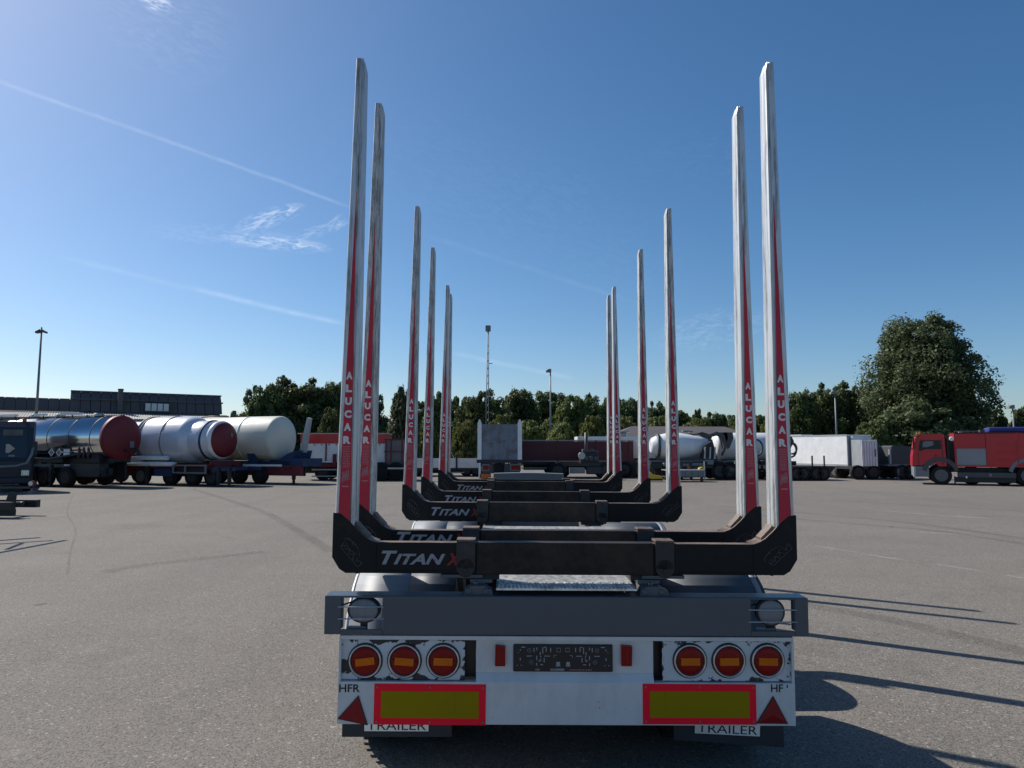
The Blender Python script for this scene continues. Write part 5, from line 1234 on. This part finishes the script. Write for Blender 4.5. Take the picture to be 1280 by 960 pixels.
# ================================================================ TREES
def crown_mesh(seed, n_blob, n_leaf, kind='round', leaf=.4):
    """unit crown: radius ~1 in x,y, z from 0 to 1; many small leaf faces grouped in uneven clumps"""
    rng = np.random.default_rng(seed); V_ = []
    cen = []; rad = []
    for i in range(n_blob):
        z = rng.uniform(.03, .97)
        if kind == 'round': prof = math.sqrt(max(0.02, 1 - ((z - .42) / .60) ** 2))
        elif kind == 'poplar': prof = math.sqrt(max(.02, 1 - ((z - .36) / .70) ** 2)) * (1 - .18 * z) * rng.uniform(.82, 1.06)
        elif kind == 'bush': prof = math.sqrt(max(.02, 1 - (z / 1.02) ** 2))
        elif kind == 'column': prof = .75 * math.sqrt(max(.02, 1 - ((z - .4) / .62) ** 2))
        else: prof = 1 - .55 * z
        a = rng.uniform(0, 2 * math.pi); rr = prof * rng.uniform(.45, .92)
        cen.append((rr * math.cos(a), rr * math.sin(a), z)); rad.append(rng.uniform(.13, .30) * (1.05 - .45 * z))
    cen = np.array(cen); rad = np.array(rad)
    idx = rng.integers(0, n_blob, n_leaf)
    d = rng.normal(size=(n_leaf, 3)); d /= np.linalg.norm(d, axis=1)[:, None]; d[:, 2] = np.where(rng.random(n_leaf) < .6, np.abs(d[:, 2]), d[:, 2])
    rr = rad[idx] * (rng.random(n_leaf) ** .35)
    rr *= np.where(rng.random(n_leaf) < .06, rng.uniform(1.0, 1.5, n_leaf), 1)
    pos = cen[idx] + d * rr[:, None] * np.array([1, 1, .62])
    if kind == 'willow': pos[:, 2] -= rng.random(n_leaf) ** 2 * .25 * (np.hypot(pos[:, 0], pos[:, 1]))
    # filler leaves inside so that the crown is dense
    nf = n_leaf // 5; a = rng.uniform(0, 2 * math.pi, nf); z = rng.uniform(.05, .85, nf); q = np.sqrt(rng.random(nf)) * .62 * np.sqrt(np.clip(1 - ((z - .42) / .62) ** 2, .02, 1))
    pf = np.stack([q * np.cos(a), q * np.sin(a), z], 1); pos = np.concatenate([pos, pf]); d = np.concatenate([d, rng.normal(size=(nf, 3))])
    nrm = d + rng.normal(size=d.shape) * .55; nrm /= np.linalg.norm(nrm, axis=1)[:, None]
    up = rng.normal(size=d.shape)
    if kind == 'willow': up = up * .3 + np.array([0, 0, 1.5])
    u = np.cross(nrm, up); u /= np.linalg.norm(u, axis=1)[:, None]; v = np.cross(nrm, u)
    s = leaf * rng.uniform(.6, 1.35, len(pos)); s[n_leaf:] *= 2.4
    el = 2.6 if kind == 'willow' else 1.25
    su = (s * .5)[:, None]; sv = (s * .5 * el)[:, None]
    return pos, u * su, v * sv
def build_crown(seed, n_blob, n_leaf, kind, rx, h, leaf, mat):
    pos, u, v = crown_mesh(seed, n_blob, n_leaf, kind, leaf)
    P = pos * np.array([rx, rx, h]); bend = np.cross(u, v); bend = bend / (np.linalg.norm(bend, axis=1)[:, None] + 1e-9) * np.linalg.norm(u, axis=1)[:, None] * .35
    n = len(P); vs = np.empty((n, 4, 3)); vs[:, 0] = P - v; vs[:, 1] = P + u + bend; vs[:, 2] = P + v; vs[:, 3] = P - u + bend
    me = bpy.data.meshes.new('crown'); me.vertices.add(n * 4); me.vertices.foreach_set('co', vs.ravel())
    me.loops.add(n * 4); me.loops.foreach_set('vertex_index', np.arange(n * 4, dtype=np.int32))
    me.polygons.add(n); me.polygons.foreach_set('loop_start', np.arange(0, n * 4, 4, dtype=np.int32))
    me.update(calc_edges=True); me.materials.append(K[mat]); return me
CR = {
 'dark_a': build_crown(1, 78, 15300, 'round', 5.0, 9.0, .25, 'leafdark'),
 'dark_b': build_crown(2, 59, 12750, 'round', 5.0, 8.0, .25, 'leafdark'),
 'dark_c': build_crown(3, 91, 15300, 'bush', 5.5, 8.0, .25, 'leafdark'),
 'mid_a': build_crown(4, 65, 12750, 'round', 4.6, 8.0, .25, 'leafmid'),
 'mid_b': build_crown(5, 78, 13600, 'bush', 5.0, 7.0, .25, 'leafmid'),
 'yel_a': build_crown(6, 40, 6000, 'bush', 4.0, 4.5, .26, 'leafyel'),
 'yel_b': build_crown(7, 44, 6000, 'bush', 4.4, 4.0, .26, 'leafyel'),
 'willow': build_crown(8, 46, 9000, 'willow', 3.4, 9.5, .24, 'leafgrey'),
 'point': build_crown(9, 40, 5000, 'cone', 2.2, 8.0, .30, 'leafdark'),
}
big_pos = build_crown(21, 230, 62000, 'poplar', 7.6, 16.2, .21, 'leafpoplar')
big_skirt = build_crown(22, 60, 12000, 'bush', 6.5, 9, .30, 'leafpoplar')
_trunk = {}
def trunk_mesh(h, r):
    k = (round(h, 1), round(r, 2))
    if k not in _trunk:
        b = MB(); b.tube([(0, 0, 0), (.1 * r, 0, h * .3), (-.2 * r, .1, h * .6), (0, 0, h)], [r * 1.25, r, r * .7, r * .25], 10, 'bark')
        rr = random.Random(3)
        for i in range(6):
            a = i * 1.1; z = h * (.3 + .09 * i); l = h * .35
            b.tube([(0, 0, z), (math.cos(a) * l * .5, math.sin(a) * l * .5, z + l * .45), (math.cos(a) * l * .9, math.sin(a) * l * .9, z + l * .95)], [r * .5, r * .3, r * .1], 6, 'bark')
        o = b.build('trunk'); _trunk[k] = o.data; bpy.data.objects.remove(o)
    return _trunk[k]
def tree(name, label, px, D, top_py, width_px, kind, group=None, base=0.8, rz=None, cat='tree'):
    me = CR[kind] if isinstance(kind, str) else kind
    p = W(px, 560, D); H = W(px, top_py, D).z; wd_ = width_px * D / FPX / 2
    T = thing(name, label, cat, (p.x, D, 0), random.uniform(0, 6.28) if rz is None else rz, group)
    c = bpy.data.objects.new('crown', me); C.objects.link(c); c.parent = T
    co = np.empty(len(me.vertices) * 3); me.vertices.foreach_get('co', co); co = co.reshape(-1, 3)
    rx = np.percentile(np.abs(co[:, :2]), 98); hh = np.percentile(co[:, 2], 99.3)
    s = wd_ / rx; c.scale = (s, s, (H - base) / hh); c.location = (0, 0, base)
    t = bpy.data.objects.new('trunk', trunk_mesh(H * .7, .18 + H * .012)); C.objects.link(t); t.parent = T
    return T
g_l = 'dark trees behind the tankers'
tree('broadleaf_tree', 'rounded dark tree right of the workshop, its crown dipping to the left', 327, 72, 482, 52, 'dark_b', g_l)
tree('broadleaf_tree', 'broad dark tree above the cream silo tank', 375, 76, 475, 92, 'dark_a', g_l)
tree('broadleaf_tree', 'darker tree standing directly left of the outermost stakes', 420, 78, 480, 60, 'dark_c', g_l)
tree('bush', 'pale leafy bush at the foot of the dark trees above the red and white dropside', 412, 66, 512, 34, 'mid_b', None, .2, cat='bush')
tree('broadleaf_tree', 'dark tree seen between the two left rows of stakes', 459, 80, 489, 46, 'dark_b', g_l)
tree('willow_tree', 'weeping grey green willow between the left stakes', 503, 66, 487, 40, 'willow')
tree('broadleaf_tree', 'dark slender tree behind the left inner stakes', 545, 84, 492, 34, 'point')
g_f = 'trees of the wood behind the yard'
spec = [(528, 100, 503, 40, 'mid_a'), (572, 104, 497, 44, 'dark_b'), (604, 98, 491, 62, 'dark_a'), (648, 112, 490, 66, 'dark_c'), (684, 118, 492, 60, 'mid_a'), (712, 96, 497, 56, 'mid_a'), (738, 108, 499, 52, 'dark_a'),
        (735, 112, 494, 16, 'point'), (768, 110, 498, 48, 'dark_b'), (790, 112, 501, 44, 'dark_c'), (820, 116, 504, 42, 'dark_a'), (846, 106, 514, 36, 'mid_a'), (872, 118, 513, 16, 'point'), (893, 104, 517, 44, 'mid_b'), (912, 118, 519, 40, 'dark_b'), (945, 104, 520, 40, 'mid_a')]
lab = ['small mid green tree behind the leftmost inner stakes', 'dark tree just left of the floodlight mast', 'dark rounded tree under the floodlight mast and above the tipper', 'broad dark tree between the mast and the light pole', 'mid green tree behind the light pole',
       'mid green tree right of the light pole', 'dark tree left of the right inner stakes', 'thin pointed tree tip left of the right inner stakes', 'dark tree seen behind the closest spaced right stakes', 'bushy dark tree between the right inner stakes', 'dark tree left of the fourth right stake',
       'low mid green tree above the dark shed', 'small pointed conifer above the mixer drum', 'low wide green tree right of the small conifer', 'low dark tree behind the right outer stakes', 'low tree between the two outermost right stakes']
for (px, D, ty, w_, k), lb in zip(spec, lab): tree('broadleaf_tree' if k != 'point' else 'conifer_tree', lb, px, D, ty, w_, k, g_f, .4)
g_b = 'yellow green bushes before the wood'
for (px, D, ty, w_, k), lb in zip([(534, 72, 534, 40, 'yel_a'), (581, 70, 527, 44, 'yel_b'), (628, 80, 520, 40, 'yel_b'), (662, 74, 527, 46, 'yel_a'), (704, 70, 530, 44, 'yel_b'), (741, 76, 521, 44, 'yel_a'), (780, 84, 522, 44, 'yel_b'), (820, 88, 522, 40, 'yel_a'), (875, 96, 524, 50, 'yel_b'), (926, 92, 527, 46, 'yel_a'), (966, 90, 524, 40, 'yel_b')],
        ['bright bush above the white flatbed', 'yellow green bush left of the tipper body', 'bush peeping above the tipper tailgate', 'yellow green bush right of the tipper', 'yellow green bush above the maroon body by the light pole', 'bush above the engine with the exhaust stack', 'bush behind the close spaced right stakes',
         'bush left of the fourth right stake above the shed', 'long low bush above the mixer drum', 'bush left of the outermost right stakes', 'bush between the outermost right stake and the tree cluster']):
    tree('bush', lb, px, D, ty, w_, k, g_b, .1, cat='bush')
g_r = 'dark trees left of the tallest tree'
tree('broadleaf_tree', 'dark bushy tree right beside the outermost right stake', 1003, 84, 492, 56, 'dark_c', g_r, .4)
tree('broadleaf_tree', 'dark tree behind the white box trailer and its light pole', 1040, 86, 481, 66, 'dark_a', g_r, .4)
tree('broadleaf_tree', 'dark tree merging into the left side of the tallest tree', 1078, 86, 484, 52, 'dark_b', g_r, .4)
tree('bush', 'low green bush above the white corrugated container', 1092, 72, 528, 50, 'mid_b', None, .1, cat='bush')
tree('tall_tree', 'tallest tree, a broad grey green poplar behind the red truck cab', 1159, 80, 401, 134, big_pos, None, .6, rz=.6)
tree('tall_bush', 'dense undergrowth at the foot of the tallest tree', 1150, 76, 505, 120, big_skirt, None, .1, cat='bush')
tree('bush', 'brownish green bush behind the red truck at the right edge', 1246, 84, 513, 40, 'mid_b', None, .2, cat='bush')
tree('bush', 'dark bush cut by the right edge above the blue cover', 1282, 80, 512, 44, 'dark_c', None, .2, cat='bush')
# far-off wood closing the horizon
rng = np.random.default_rng(9)
n = 26000; X_ = rng.uniform(-260, 260, n); h_ = 6.0 + 1.2 * np.sin(X_ * .07) + 1.1 * np.sin(X_ * .23 + 1) + .8 * np.sin(X_ * .61)
Z_ = h_ * (rng.random(n) ** .6); Y_ = 132 + rng.uniform(0, 8, n) + Z_ * .3
pp = np.stack([X_, Y_, Z_], 1); d_ = rng.normal(size=(n, 3)); d_[:, 1] -= 1; d_ /= np.linalg.norm(d_, axis=1)[:, None]
u_ = np.cross(d_, rng.normal(size=(n, 3))); u_ /= np.linalg.norm(u_, axis=1)[:, None]; v_ = np.cross(d_, u_); sz = rng.uniform(.5, 1.0, n)[:, None]
vs = np.stack([pp - v_ * sz, pp + u_ * sz, pp + v_ * sz, pp - u_ * sz], 1)
me = bpy.data.meshes.new('far_wood'); me.from_pydata(vs.reshape(-1, 3).tolist(), [], [tuple(range(4 * i, 4 * i + 4)) for i in range(n)]); me.materials.append(K['leafdark'])
o = bpy.data.objects.new('far_wood', me); C.objects.link(o); tag(o, 'distant dark wood along the horizon', None, kind='stuff')
